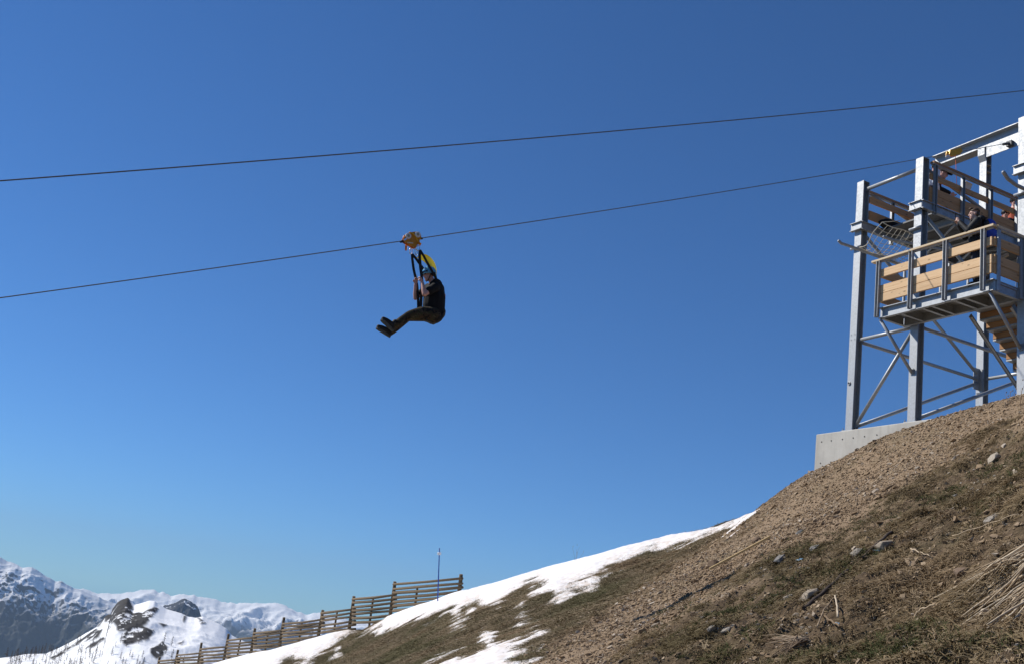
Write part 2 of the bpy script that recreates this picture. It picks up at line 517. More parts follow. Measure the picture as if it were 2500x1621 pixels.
M['rotten'] = simple('rotten_branch', (0.055, 0.038, 0.028), 0.9, 0, 0.5, 14, 0.5)
M['lath'] = make_wood('yellow_lath', (0.66, 0.50, 0.26), (0.48, 0.33, 0.15), 'x', True, 0.75)

def make_ground():
    m, t, b = mat_new('hillside_soil', 0.95, 0, 0.2)
    c = coords(t)
    n1 = noise(t, 0.9, 6, 0.62, c); n2 = noise(t, 9.0, 5, 0.65, c); n3 = noise(t, 40.0, 4, 0.65, c)
    grav = ramp(t, n3, [(0.3, (0.19, 0.13, 0.078)), (0.5, (0.31, 0.22, 0.138)), (0.72, (0.42, 0.31, 0.205))])
    earth = ramp(t, n2, [(0.3, (0.058, 0.039, 0.022)), (0.5, (0.125, 0.086, 0.050)), (0.7, (0.22, 0.158, 0.096))])
    grass = ramp(t, n2, [(0.3, (0.085, 0.064, 0.036)), (0.5, (0.145, 0.11, 0.062)), (0.7, (0.21, 0.16, 0.098))])
    base = mixc(t, attr(t, 'gravel'), earth, grav)
    base = mixc(t, attr(t, 'grass'), base, grass)
    base = mixc(t, math_(t, 'MULTIPLY', ramp(t, n1, [(0.52, 0.0), (0.66, 1.0)]), 0.35), base, (0.075, 0.078, 0.034))
    t.links.new(base, b.inputs['Base Color'])
    h = math_(t, 'ADD', n2, math_(t, 'MULTIPLY', n3, 0.6))
    bump(t, b, h, 0.9, 0.05)
    return m
M['ground'] = make_ground()

def make_snow():
    m, t, b = mat_new('spring_snow', 0.7, 0, 0.3)
    c = coords(t)
    n1 = noise(t, 0.5, 5, 0.6, c); n2 = noise(t, 5, 5, 0.6, c)
    base = ramp(t, n1, [(0.3, (0.86, 0.86, 0.87)), (0.7, (0.92, 0.92, 0.92))])
    base = mixc(t, math_(t, 'MULTIPLY', attr(t, 'dirt'), ramp(t, n2, [(0.35, 0.15), (0.65, 1.0)])), base, (0.56, 0.43, 0.32))
    t.links.new(base, b.inputs['Base Color'])
    b.inputs['Subsurface Weight'].default_value = 0.0
    bump(t, b, math_(t, 'ADD', math_(t, 'MULTIPLY', n1, 2.0), n2), 0.35, 0.08)
    return m
M['snow'] = make_snow()

# ------------------------------------------------------------------ hillside shape
PLA, PLB, PLC = 0.616868, 0.089582, -2.2           # the hillside's mean plane
def _ctrl():
    P = []
    def px(x, y, d): P.append(at(x, y, d))
    for (x, y, d) in [(1990, 1150, 25.4), (1930, 1206, 26.4), (1870, 1252, 27.0), (1900, 1229, 26.6), (1835, 1276, 26.6), (1790, 1300, 26.8), (1740, 1330, 26), (1680, 1345, 27.5), (1640, 1352, 29), (1930, 1222, 30), (1880, 1262, 32), (2480, 1100, 14.5), (2440, 1012, 18.5), (2300, 1082, 18.5), (2200, 1150, 17.5), (2100, 1180, 19.5), (2600, 975, 17.0), (2700, 1010, 13.5), (2600, 1200, 9.5), (600, 1655, 48), (480, 1690, 56), (350, 1715, 66), (200, 1750, 74), (0, 1790, 84), (740, 1645, 42), (350, 1740, 90), (100, 1800, 100)]: px(x, y, d)
    sk = [(1832, 1264, 29.6), (1790, 1277, 31.0), (1740, 1291, 32.5), (1681, 1308, 34.5), (1567, 1343, 37.0), (1454, 1366, 39.5), (1340, 1393, 42), (1200, 1432, 46), (1121, 1450, 49), (1057, 1473, 51.5), (950, 1509, 55), (850, 1541, 59), (778, 1566, 62), (678, 1593, 68), (607, 1611, 72), (480, 1650, 79), (300, 1710, 84)]
    for (x, y, d) in sk:
        px(x, y, d)
        d0 = ray(x, y); p = at(x, y, d)
        for e, dr in ((5, 0.9), (14, 4.0), (32, 12.0), (70, 34.0)):
            q = p + d0 * e; q[2] -= dr; P.append(q)
    # the grass slope seen between the skyline and the bottom edge
    for (x, y, d) in [(1700, 1360, 24.0), (1560, 1440, 20.5), (1400, 1530, 17.0), (1250, 1621, 15.3), (1050, 1621, 21.5), (1200, 1530, 26), (1400, 1430, 28), (1000, 1560, 38), (880, 1590, 47), (760, 1621, 54), (1600, 1362, 31)]: px(x, y, d)
    # near dirt bank and the fill against the foundation
    for (x, y, d) in [(2500, 1621, 5.6), (2500, 1300, 9.2), (2250, 1300, 11.3), (2000, 1621, 7.6), (2000, 1300, 15.6), (1750, 1621, 9.2), (1500, 1621, 11.7), (2250, 1480, 8.4), (1800, 1400, 15.9), (1712, 1446, 16.1), (1640, 1480, 16.2), (1850, 1360, 16.8), (1730, 1540, 11.8)]: px(x, y, d)
    for (x, y) in [(1990, 1150), (2100, 1100), (2200, 1055), (2300, 1022), (2385, 1004), (2482, 974)]: P.append(on(x, y, 't', -0.14))
    for (s, t, z) in [(-1.4, 1.5, -1.0), (-2.6, 0.6, -1.7), (-1.5, 4, -0.9), (-4, 4, -2.6), (0, 1.5, -0.3), (3, 1.5, -0.25), (0, 4.5, -0.3), (3, 4.5, -0.25), (5.2, 0.4, 0.2), (6.5, -0.1, 0.5), (6.5, 3, 0.6), (3, 9, 0.3), (-2, 10, -0.8), (8, 8, 1.2), (9, -3, 1.0)]: P.append(tow(s, t, z))
    for (x, y) in [(0, 0), (0, -6), (-6, 0), (6, -3), (-10, 12), (-14, 30), (-20, 50), (2.0, 3.0), (-3, 6), (10, 4), (14, 10)]:
        P.append(np.array([x, y, PLC + PLA * x + PLB * y]))
    return np.array(P)
_CP = _ctrl()
_sc = 20.0
def _phi(r2): return 0.5 * r2 * np.log(r2 + 1e-12)
def _fit():
    X = _CP[:, :2] / _sc; y = _CP[:, 2] - (PLC + PLA * _CP[:, 0] + PLB * _CP[:, 1])
    n = len(X)
    K = _phi(((X[:, None] - X[None]) ** 2).sum(2)) + 2e-4 * np.eye(n)
    Q = np.hstack([np.ones((n, 1)), X])
    L = np.block([[K, Q], [Q.T, np.zeros((3, 3))]])
    w = np.linalg.solve(L, np.concatenate([y, np.zeros(3)]))
    return X, w[:n], w[n:]
_X, _w, _v = _fit()
_SKD = np.array([(1990, 1150, 25.4), (1870, 1234, 27.6), (1832, 1264, 29.6), (1790, 1272, 31), (1681, 1298, 34.5), (1454, 1351, 39.5), (1200, 1420, 46), (1121, 1440, 49), (1057, 1463, 51.5), (950, 1499, 55), (850, 1531, 59), (678, 1583, 68), (607, 1599, 72), (480, 1632, 79), (300, 1690, 84), (-300, 1800, 95)])
_SKP = np.array([at(*q) for q in _SKD]); _SKA = np.arctan2(_SKP[:, 0], _SKP[:, 1]); _SKR = np.hypot(_SKP[:, 0], _SKP[:, 1])
_o = np.argsort(_SKA); _SKA, _SKR = _SKA[_o], _SKR[_o]
def base_h(x, y):
    x = np.atleast_1d(np.asarray(x, float)); y = np.atleast_1d(np.asarray(y, float))
    out = np.empty(len(x))
    for i in range(0, len(x), 40000):
        P = np.stack([x[i:i + 40000], y[i:i + 40000]], 1) / _sc
        K = _phi(((P[:, None] - _X[None]) ** 2).sum(2))
        out[i:i + 40000] = K @ _w + _v[0] + P @ _v[1:]
    # the ground falls away behind the crest
    over = np.clip(np.hypot(x, y) - np.interp(np.arctan2(x, y), _SKA, _SKR) - 0.8, 0, None)
    k = np.interp(np.arctan2(x, y), [_SKA[-1] - 0.045, _SKA[-1] - 0.004], [1.0, 0.0])
    return out + PLC + PLA * x + PLB * y - k * 0.012 * over * over

def poly_sd(px, py, poly):
    # signed distance in photo pixels, positive inside
    P = np.asarray(poly, float); n = len(P)
    dmin = np.full(px.shape, 1e18); inside = np.zeros(px.shape, bool)
    for i in range(n):
        a, b = P[i], P[(i + 1) % n]
        e = b - a
        t = np.clip(((px - a[0]) * e[0] + (py - a[1]) * e[1]) / max(e @ e, 1e-9), 0, 1)
        d = (px - a[0] - t * e[0]) ** 2 + (py - a[1] - t * e[1]) ** 2
        dmin = np.minimum(dmin, d)
        if a[1] != b[1]:
            cr = ((a[1] > py) != (b[1] > py)) & (px < (b[0] - a[0]) * (py - a[1]) / (b[1] - a[1]) + a[0])
            inside ^= cr
    return np.where(inside, 1, -1) * np.sqrt(dmin)

GRAVEL = [(1600, 900), (2600, 880), (2600, 1000), (2480, 1030), (2400, 1060), (2330, 1110), (2240, 1165), (2200, 1220), (2130, 1270), (2030, 1320), (1940, 1345), (1880, 1375), (1835, 1410), (1790, 1450), (1730, 1480), (1660, 1500), (1600, 1545), (1530, 1600), (1490, 1650), (1440, 1800), (1000, 1800), (1240, 1640), (1330, 1575), (1430, 1512), (1560, 1432), (1700, 1340), (1780, 1290), (1835, 1250)]
FARG = [(1870, 1225), (1780, 1290), (1700, 1340), (1560, 1432), (1430, 1512), (1330, 1575), (1240, 1640), (1000, 1800), (-400, 1900), (-400, 1300), (900, 1300), (1800, 1150)]
Z7 = lambda L: [(1000 + x / 2.644, 1200 + y / 2.644) for x, y in L]
Z4 = lambda L: [(350 + x / 2.8, 1310 + y / 2.8) for x, y in L]
SNOWP = [
    [(1826, 1150), (1822, 1258)] + Z7([(2120, 196), (2050, 218), (1900, 280), (1780, 330), (1700, 355), (1600, 350), (1450, 410), (1440, 425), (1370, 482), (1350, 470), (1390, 440), (1250, 505), (1160, 585), (1180, 550), (1010, 610), (1000, 650), (960, 690), (930, 670), (890, 660), (820, 670), (770, 688), (830, 630), (870, 590), (850, 565), (760, 580), (680, 640), (600, 690), (540, 720), (480, 742), (455, 735), (470, 700), (440, 680), (400, 700), (330, 740), (200, 780), (130, 810), (60, 830)]) +
    Z4([(1760, 612), (1700, 640), (1625, 665), (1580, 642), (1640, 572), (1560, 600), (1430, 650), (1330, 700), (1250, 760), (1130, 850), (1080, 875), (1120, 820), (1030, 848), (1080, 770), (950, 850), (880, 900), (700, 1000), (-900, 1400), (-1200, 700), (1900, 100)]),
    Z7([(470, 1005), (480, 960), (500, 935), (530, 940), (560, 985), (650, 990), (740, 975), (780, 940), (830, 910), (872, 930), (800, 985), (760, 1010), (700, 1060), (650, 1130), (500, 1300), (-100, 1300), (60, 1200), (200, 1110), (300, 1065), (345, 1050), (325, 1085), (420, 1065), (480, 1030)]),
    Z7([(250, 897), (295, 830), (330, 808), (380, 815), (375, 830), (330, 862), (280, 892)]),
    Z7([(690, 800), (705, 755), (730, 728), (755, 718), (742, 772), (710, 806)]),
    Z7([(645, 755), (665, 738), (660, 752)]), Z7([(560, 765), (580, 752), (575, 762)]), Z7([(1160, 582), (1182, 548), (1175, 575)]),
    Z7([(286, 788), (315, 755), (320, 770), (300, 788)]), Z7([(370, 795), (400, 755), (412, 765), (395, 790)]),
    Z7([(930, 688), (985, 640), (1012, 632), (1000, 660), (960, 690)]), Z7([(770, 685), (800, 640), (825, 632), (800, 672)]), Z7([(1240, 530), (1290, 512), (1270, 526)]),
    Z4([(1080, 871), (1130, 838), (1140, 850), (1110, 875)]), Z4([(1300, 800), (1340, 775), (1330, 795)]),
]
def snow_field(x, y, px, py, dep):
    # metres inside the snow edge (positive on snow)
    wx = 12.0 * fbm(x * 0.9, y * 0.9, 5, 3, 0.6) - 5.0 * fbm(x * 4, y * 4, 3, 9)
    wy = 8.0 * fbm(x * 0.9 + 31, y * 0.9, 5, 5, 0.6) + 4.0 * fbm(x * 4, y * 4, 3, 19)
    sd = np.full(px.shape, -1e9)
    for p in SNOWP:
        sd = np.maximum(sd, poly_sd(px + wx, py + wy, p))
    return sd * dep / F_

def smooth01(v): 
    v = np.clip(v, 0, 1); return v * v * (3 - 2 * v)

def zones(x, y, z):
    px, py, dep = projv(np.stack([x, y, z], 1))
    j = 55 * fbm(x * 0.8, y * 0.8, 5, 21, 0.6)
    j2 = 38 * fbm(x * 1.1 + 9, y * 1.1, 4, 23)
    ok = dep > 1.5
    g = np.where(ok, smooth01((poly_sd(px + j, py + j2, GRAVEL) + 40) / 70), 0)
    fg = np.where(ok, smooth01((poly_sd(px + j * 0.22, py + j2 * 0.22, FARG) + 10) / 20), 0)
    return g, fg, px, py, dep

def detail_h(x, y, g, fg):
    n1 = fbm(x * 0.35, y * 0.35, 3, 41); n2 = fbm(x * 1.5, y * 1.5, 3, 43); n3 = fbm(x * 5.0, y * 5.0, 3, 47)
    tus = ridged(x * 0.9 + 0.5 * y, y * 1.3, 4, 51) - 0.5
    earth = np.clip(1 - g - fg, 0, 1)
    return g * (0.05 * n1 + 0.035 * n2 + 0.018 * n3) + fg * (0.05 * n1 + 0.06 * n2 + 0.07 * tus + 0.035 * n3) + earth * (0.07 * n1 + 0.19 * n2 + 0.16 * tus + 0.075 * n3)

def ground_h(x, y):
    x = np.atleast_1d(np.asarray(x, float)); y = np.atleast_1d(np.asarray(y, float))
    z = base_h(x, y)
    g, fg, px, py, dep = zones(x, y, z)
    return z + detail_h(x, y, g, fg)

def ground_px(x, y):
    # where a photo pixel's line of sight meets the hillside
    d = ray(x, y)
    ks = np.geomspace(3.0, 120.0, 900)
    P = d[None] * ks[:, None]
    h = ground_h(P[:, 0], P[:, 1]) - P[:, 2]
    i = np.argmax(h > 0)
    if h[i] <= 0: i = len(ks) - 1
    i = max(i, 1)
    f = h[i - 1] / (h[i - 1] - h[i] + 1e-12)
    return d * (ks[i - 1] + (ks[i] - ks[i - 1]) * np.clip(f, 0, 1))

def ground_normal(x, y, e=0.08):
    h = ground_h([x + e, x - e, x, x], [y, y, y + e, y - e])
    n = np.array([-(h[0] - h[1]) / (2 * e), -(h[2] - h[3]) / (2 * e), 1.0])
    return n / np.linalg.norm(n)

# the hillside: one sheet, fan-shaped tessellation that is finer close by
az = np.concatenate([np.linspace(-150, -42, 60, endpoint=False), np.linspace(-42, -22, 60, endpoint=False), np.linspace(-22, 30, 640, endpoint=False), np.linspace(30, 150, 70)])
rg = np.concatenate([np.geomspace(1.2, 4.5, 24, endpoint=False), np.geomspace(4.5, 95, 620, endpoint=False), np.geomspace(95, 180, 30)])
AZ, RG = np.meshgrid(np.radians(az), rg)
gx, gy = (RG * np.sin(AZ)).ravel(), (RG * np.cos(AZ)).ravel()
gz0 = base_h(gx, gy)
gg, gf, gpx, gpy, gdep = zones(gx, gy, gz0)
gz = gz0 + detail_h(gx, gy, gg, gf)
me, _ = grid_mesh('hillside_ground', np.stack([gx, gy, gz], 1), len(rg), len(az))
set_attr(me, 'gravel', gg); set_attr(me, 'grass', gf)
hill = link_mesh('hillside_ground', me, M['ground'])
tag(hill, kind='structure')

# snow lying on the upper slope, thick enough to stand proud of the turf
saz = np.linspace(-24, 14, 900); srg = np.geomspace(13, 110, 620)
AZ, RG = np.meshgrid(np.radians(saz), srg)
sx, sy = (RG * np.sin(AZ)).ravel(), (RG * np.cos(AZ)).ravel()
sz0 = base_h(sx, sy)
sg, sf, spx, spy, sdep = zones(sx, sy, sz0)
sd = snow_field(sx, sy, spx, spy, sdep)
nz = fbm(sx * 0.25, sy * 0.25, 3, 61) * 0.04 + fbm(sx * 1.1, sy * 1.1, 3, 63) * 0.02
lift = np.clip(sd * 0.26, -0.34, 0.09)
sz = sz0 + np.where(sd > 0, nz * np.clip(sd, 0, 1), 0) + lift + 0.055 + 0.035 * fbm(sx * 3.2, sy * 3.2, 3, 67) * np.clip(1 - np.abs(sd) / 1.2, 0, 1)
me, used = grid_mesh('snow_cover', np.stack([sx, sy, sz], 1), len(srg), len(saz), True, sd > -0.8)
set_attr(me, 'dirt', np.clip(np.clip(1.0 - sd / 0.6, 0, 1) * 0.75 + np.clip(fbm(sx * 0.5, sy * 0.5, 4, 69) - 0.25, 0, 1) * 0.5, 0, 1)[used])
tag(link_mesh('snow_cover', me, M['snow']), kind='structure')

# ------------------------------------------------------------------ far mountains, valley, haze
Z5 = lambda L: [(x / 3.839, 1330 + y / 3.839) for x, y in L]

def make_mountain(name, rock, forest, tree_z, fade, steep=0.62, use_mask=False, nsc=0.004):
    m, t, b = mat_new(name, 0.85, 0, 0.2)
    g = t.nodes.new('ShaderNodeNewGeometry')
    s = t.nodes.new('ShaderNodeSeparateXYZ'); t.links.new(g.outputs['Normal'], s.inputs[0])
    p = t.nodes.new('ShaderNodeSeparateXYZ'); t.links.new(g.outputs['Position'], p.inputs[0])
    n1 = noise(t, nsc, 6, 0.65, g.outputs['Position']); n2 = noise(t, nsc * 7, 5, 0.65, g.outputs['Position'])
    nn = math_(t, 'ADD', math_(t, 'MULTIPLY', math_(t, 'SUBTRACT', n1, 0.5), 0.35), math_(t, 'MULTIPLY', math_(t, 'SUBTRACT', n2, 0.5), 0.5))
    sl = math_(t, 'ADD', s.outputs[2], nn)
    snowf = ramp(t, math_(t, 'MULTIPLY_ADD', math_(t, 'SUBTRACT', sl, steep), 4.0, 0.5), [(0.3, 0.0), (0.7, 1.0)])
    zz = math_(t, 'ADD', math_(t, 'DIVIDE', math_(t, 'SUBTRACT', p.outputs[2], tree_z), fade), math_(t, 'MULTIPLY', nn, 2.0))
    hi = ramp(t, zz, [(0.0, 0.0), (1.0, 1.0)])
    rk = ramp(t, n2, [(0.3, tuple(0.65 * c for c in rock)), (0.7, tuple(1.3 * c for c in rock))])
    low = mixc(t, hi, forest, rk)
    f = math_(t, 'MULTIPLY', snowf, hi)
    if use_mask: f = math_(t, 'MULTIPLY', f, attr(t, 'snowy'))
    t.links.new(mixc(t, f, low, (0.93, 0.935, 0.94)), b.inputs['Base Color'])
    return m

def mountain(name, skyl, depth, run, base_z, mat, amp, nscale, nx=360, ny=170, pw=1.25, seed=0, jag=0.0, mask=None, back=0.35, sm=14.0, jd=40.0):
    sk = np.array(skyl, float)
    xs = np.linspace(sk[0, 0], sk[-1, 0], nx)
    ys = np.interp(xs, sk[:, 0], sk[:, 1])
    C = np.array([at(x, y, depth) for x, y in zip(xs, ys)])
    hd = C[:, :2] / np.linalg.norm(C[:, :2], axis=1)[:, None]
    J = jag * (ridged(C[:, 0] / nscale * 5, C[:, 1] / nscale * 5, 4, seed + 5) - 0.5)
    nb = max(8, ny // 8)
    def gsm(v_, sg):
        k = np.exp(-0.5 * (np.arange(-3 * sg, 3 * sg + 1) / sg) ** 2); k /= k.sum()
        return np.convolve(np.pad(v_, 3 * sg, 'edge'), k, 'valid')
    CZ = [C[:, 2].copy(), gsm(C[:, 2], 6), gsm(C[:, 2], 18), gsm(C[:, 2], 50)]
    vv = np.concatenate([np.linspace(-1, 0, nb, endpoint=False), np.linspace(0, 1, ny) ** 1.25])
    V = np.empty((len(vv), nx, 3))
    for i, v in enumerate(vv):
        if v < 0:
            xy = C[:, :2] + hd * (-v * run * back); z = C[:, 2] - (C[:, 2] - base_z) * (-v) ** 0.9; a = min(1, -v * 3)
        else:
            e_ = min(2.999, v * sm); k0 = int(e_); cz_ = CZ[k0] * (1 - (e_ - k0)) + CZ[k0 + 1] * (e_ - k0)
            cz_ = np.minimum(cz_, C[:, 2] + 0.02 * run * v)
            xy = C[:, :2] - hd * (v * run); z = base_z + (cz_ - base_z) * (1 - v) ** pw; a = min(1.0, v * 9)
        n = ridged(xy[:, 0] / nscale, xy[:, 1] / nscale, 6, seed, 0.56) - 0.55
        V[i, :, :2] = xy; V[i, :, 2] = z + amp * n * a + J * math.exp(-abs(v) * jd)
    P = V.reshape(-1, 3)
    if mask is not None: P, m = mask(P)
    me, _ = grid_mesh(name, P, len(vv), nx, True)
    if mask is not None: set_attr(me, 'snowy', m)
    o = link_mesh(name, me, mat)
    tag(o, kind='structure')
    return o, P

# the long snow range on the horizon
FAR = [(-300, 1432)] + Z5([(300, 395), (560, 415), (740, 412), (785, 404), (850, 440), (930, 455), (1050, 452), (1150, 455), (1240, 440), (1300, 428), (1380, 414), (1450, 424), (1480, 450), (1530, 443), (1600, 478), (1660, 464), (1760, 468), (1820, 470), (1900, 490), (2000, 503), (2060, 532), (2120, 542), (2200, 534)]) + \
      Z4([(560, 448), (640, 456), (700, 450), (780, 455), (815, 462), (860, 456), (905, 454), (950, 460), (1010, 490), (1060, 515), (1120, 532), (1170, 520), (1215, 515), (1300, 540), (1420, 575), (1700, 610), (2600, 700)]) + [(1900, 1640), (2700, 1720)]
M['far_range'] = make_mountain('far_snow_range', (0.17, 0.16, 0.17), (0.030, 0.042, 0.045), -450, 130, 0.56, False, 0.0011)
mountain('distant_mountain_range', FAR, 17000, 8500, -2600, M['far_range'], 560, 560, 700, 300, 1.1, 3, 45, None, 0.35, 50.0, 60.0)
# the dark wooded mountain on the left
LEFTM = [(-500, 1240), (-200, 1310)] + Z5([(0, 115), (60, 150), (130, 172), (215, 212), (300, 210), (340, 235), (385, 262), (450, 300), (520, 345), (575, 335), (640, 372), (690, 410), (760, 425), (850, 455), (930, 480), (1000, 522), (1080, 548), (1250, 600), (1500, 690), (1900, 800), (2400, 930)]) + [(760, 1640)]
M['left_mtn'] = make_mountain('left_mountain', (0.075, 0.070, 0.070), (0.020, 0.025, 0.024), -430, 280, 0.62, False, 0.0028)
mountain('wooded_mountain', LEFTM, 9500, 2500, -1800, M['left_mtn'], 400, 560, 640, 340, 1.2, 12, 22, None, 0.35, 12.0, 40.0)
# a dark rocky peak behind the knoll
PEAK = Z5([(1350, 760), (1450, 640), (1540, 565), (1600, 552), (1650, 535), (1700, 507), (1730, 500), (1790, 525), (1850, 572), (1885, 660), (1900, 760), (1960, 860)])
M['peak'] = make_mountain('dark_peak', (0.045, 0.045, 0.052), (0.03, 0.035, 0.035), -1300, 200, 0.80, False, 0.003)
mountain('rocky_peak', PEAK, 7000, 860, -740, M['peak'], 100, 125, 160, 130, 1.1, 22, 10, None, 0.35, 10.0, 40.0)
# the snowy knoll with its outcrop
KNOLL = [(-400, 1660), (-150, 1630)] + Z5([(0, 1060), (100, 1047), (230, 1022), (430, 1015), (560, 962), (650, 912), (780, 840), (900, 770), (940, 722), (985, 668), (1038, 650), (1052, 600), (1100, 540), (1150, 508), (1200, 496), (1232, 530), (1262, 560), (1330, 540), (1400, 517), (1450, 520), (1482, 552), (1560, 600), (1700, 640), (1760, 672), (1830, 680), (1900, 666), (1960, 700), (2060, 742), (2120, 782), (2170, 842), (2222, 872), (2400, 960), (2700, 1120), (3100, 1330)])
ROCKS = [Z5(p) for p in ([(930, 700), (1000, 660), (1050, 600), (1150, 495), (1210, 492), (1245, 560), (1260, 620), (1330, 640), (1440, 570), (1480, 580), (1430, 680), (1330, 740), (1430, 790), (1390, 880), (1260, 910), (1180, 925), (1135, 870), (1190, 800), (1090, 790), (1040, 700)],
         [(1430, 970), (1530, 900), (1560, 960), (1540, 1040), (1470, 1060), (1420, 1010)], [(1480, 740), (1550, 750), (1520, 780)], [(1660, 920), (1710, 900), (1700, 935)],
         [(480, 1055), (700, 915), (900, 790), (960, 800), (930, 860), (760, 930), (600, 1020), (520, 1075)], [(1720, 640), (1760, 680), (1740, 720)], [(1860, 680), (1930, 720), (1890, 735)], [(800, 960), (960, 870), (990, 900), (900, 960)])]
def knoll_mask(P):
    px, py, dep = projv(P)
    wx, wy = P[:, 0], P[:, 1]
    j = 9 * fbm(wx / 14, wy / 14, 4, 71); j2 = 9 * fbm(wx / 14 + 5, wy / 14, 4, 73)
    sd = np.full(len(P), -1e9)
    for p in ROCKS: sd = np.maximum(sd, poly_sd(px + j, py + j2, p))
    speck = 0.5 * ridged(wx / 7, wy / 9, 4, 75) + 0.5 * ridged(wx / 2.6, wy / 4, 3, 78)
    r = smooth01((sd + 4) / 6) * smooth01((speck - 0.475) / 0.05)
    P = P.copy()
    P[:, 2] += r * 1.1 * (ridged(wx / 5, wy / 5, 4, 77) - 0.3)
    return P, 1 - r
M['knoll'] = make_mountain('snowy_knoll', (0.045, 0.043, 0.042), (0.1, 0.09, 0.08), -300, 50, 0.42, True, 0.05)
knoll, KP = mountain('snowy_knoll', KNOLL, 620, 430, -105, M['knoll'], 4.2, 34, 520, 300, 1.0, 31, 0.6, knoll_mask, 0.35, 12.0, 60.0)

# valley floor reaching out under everything
mb = MB()
N = 48
rings = [200, 900, 3000, 9000, 22000, 40000]
vs, fs = [], []
for r_ in rings:
    for k in range(N):
        a = 2 * math.pi * k / N
        vs.append((r_ * math.sin(a), r_ * math.cos(a), -1260 - 12 * math.sin(3 * a)))
for i in range(len(rings) - 1):
    for k in range(N):
        fs.append((i * N + k, i * N + (k + 1) % N, (i + 1) * N + (k + 1) % N, (i + 1) * N + k))
fs.append(tuple(range(N)))
mb.add(vs, fs, True)
M['valley'] = simple('valley_forest', (0.035, 0.045, 0.032), 0.95, 0, 0.5, 0.004)
tag(mb.build('valley_ground', M['valley']), kind='structure')

# the air between
hz = MB(); hz.box(-16000, 16000, -600, 20500, -2700, 900)
hm = bpy.data.materials.new('mountain_haze'); hm.use_nodes = True
ht = hm.node_tree; ht.nodes.remove(ht.nodes['Principled BSDF'])
pv = ht.nodes.new('ShaderNodeVolumePrincipled')
pv.inputs['Color'].default_value = (0.56, 0.76, 1.0, 1)
pv.inputs['Density'].default_value = 3.3e-5
pv.inputs['Anisotropy'].default_value = 0.0
ht.links.new(pv.outputs[0], ht.nodes['Material Output'].inputs['Volume'])
HAZE = hz.build('haze', hm); tag(HAZE, kind='stuff')

# ------------------------------------------------------------------ launch tower
foundation = empty('foundation_wall', tuple(O_), TROT)
tag(foundation, 'pale grey concrete foundation wall under the steel tower, sunk in the gravel slope', 'wall')
fb = MB(); fb.box(-1.02, 5.6, -0.10, 5.0, -3.2, -0.05, 0.02); fb.build('concrete_block', M['concrete'], foundation)
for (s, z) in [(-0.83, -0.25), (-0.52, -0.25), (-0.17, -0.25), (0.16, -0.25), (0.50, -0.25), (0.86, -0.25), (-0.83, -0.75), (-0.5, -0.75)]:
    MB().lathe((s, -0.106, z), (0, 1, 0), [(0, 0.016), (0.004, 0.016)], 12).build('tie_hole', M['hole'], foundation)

tower = empty('launch_tower', tuple(O_), TROT)
tag(tower, 'galvanised steel launch tower with wooden railings and a side balcony', 'tower')
G_ = M['galv']
def part(name, mb, mat=G_, parent=None):
    return mb.build(name, mat, parent or tower)
CW = 0.21
COLS = {'c1': (-CW, 0, 6.13), 'c2': (1.6, 0, 6.13), 'c4': (4.29, 0, 6.13), 'r1': (-CW, 4.28, 8.45), 'r2': (1.6, 4.28, 8.45), 'r4': (4.29, 4.28, 8.45)}
for k, (s, t, zt) in COLS.items():
    c = part('column', MB().box(s, s + CW, t, t + 0.018, -0.03, zt).box(s, s + CW, t + 0.182, t + 0.2, -0.03, zt).box(s + CW / 2 - 0.006, s + CW / 2 + 0.006, t + 0.0185, t + 0.1815, -0.03, zt - 0.004))
    MB().box(s + 0.001, s + CW - 0.001, t + 0.001, t + 0.199, zt, zt + 0.012).build('cap_plate', G_, c)
    MB().box(s - 0.06, s + CW + 0.06, t - 0.05, t + 0.25, -0.049, -0.022).build('base_plate', G_, c)
    for ds in (-0.035, CW + 0.035):
        for dt in (-0.03, 0.23):
            MB().lathe((s + ds, t + dt, -0.022), (0, 0, 1), [(0, 0.018), (0.02, 0.018), (0.021, 0.009), (0.06, 0.009)], 6).build('anchor_bolt', G_, c)
def pipe(a, b, r=0.04, name='brace'):
    a, b = np.array(a, float), np.array(b, float)
    d = (b - a) / np.linalg.norm(b - a)
    p = part(name, MB().tube([a, b], r, 12, True))
    # flattened lug plates at both ends
    for e, sg in ((a, -1), (b, 1)):
        MB().bar(e - d * sg * 0.03, e + d * sg * 0.10, 0.012, 0.075).build('lug_plate', G_, p)
    return p
pipe((0.06, 0.10, 2.125), (1.54, 0.10, 2.125), 0.042)
pipe((0.04, 0.10, 0.12), (1.56, 0.10, 2.02), 0.042)
for s in (-0.105, 1.705):
    pipe((s, 0.30, 2.13), (s, 4.18, 2.14), 0.042)
    pipe((s, 0.28, 0.13), (s, 4.18, 2.03), 0.042)
    pipe((s, 4.18, 2.28), (s, 0.26, 4.78), 0.042)
    pipe((s, 0.28, 5.93), (s, 4.15, 5.05), 0.042)
pipe((0.07, 4.38, 2.17), (1.54, 4.38, 2.17), 0.042)
pipe((0.06, 0.10, 5.93), (1.54, 0.10, 5.93), 0.045)
# node plates on the rear columns
for s in (-0.105, 1.705):
    part('gusset_plate', MB().box(s - 0.007, s + 0.007, 4.06, 4.285, 1.86, 2.42))
    part('gusset_plate', MB().box(s - 0.09, s + 0.09, 4.262, 4.276, 1.80, 2.40))
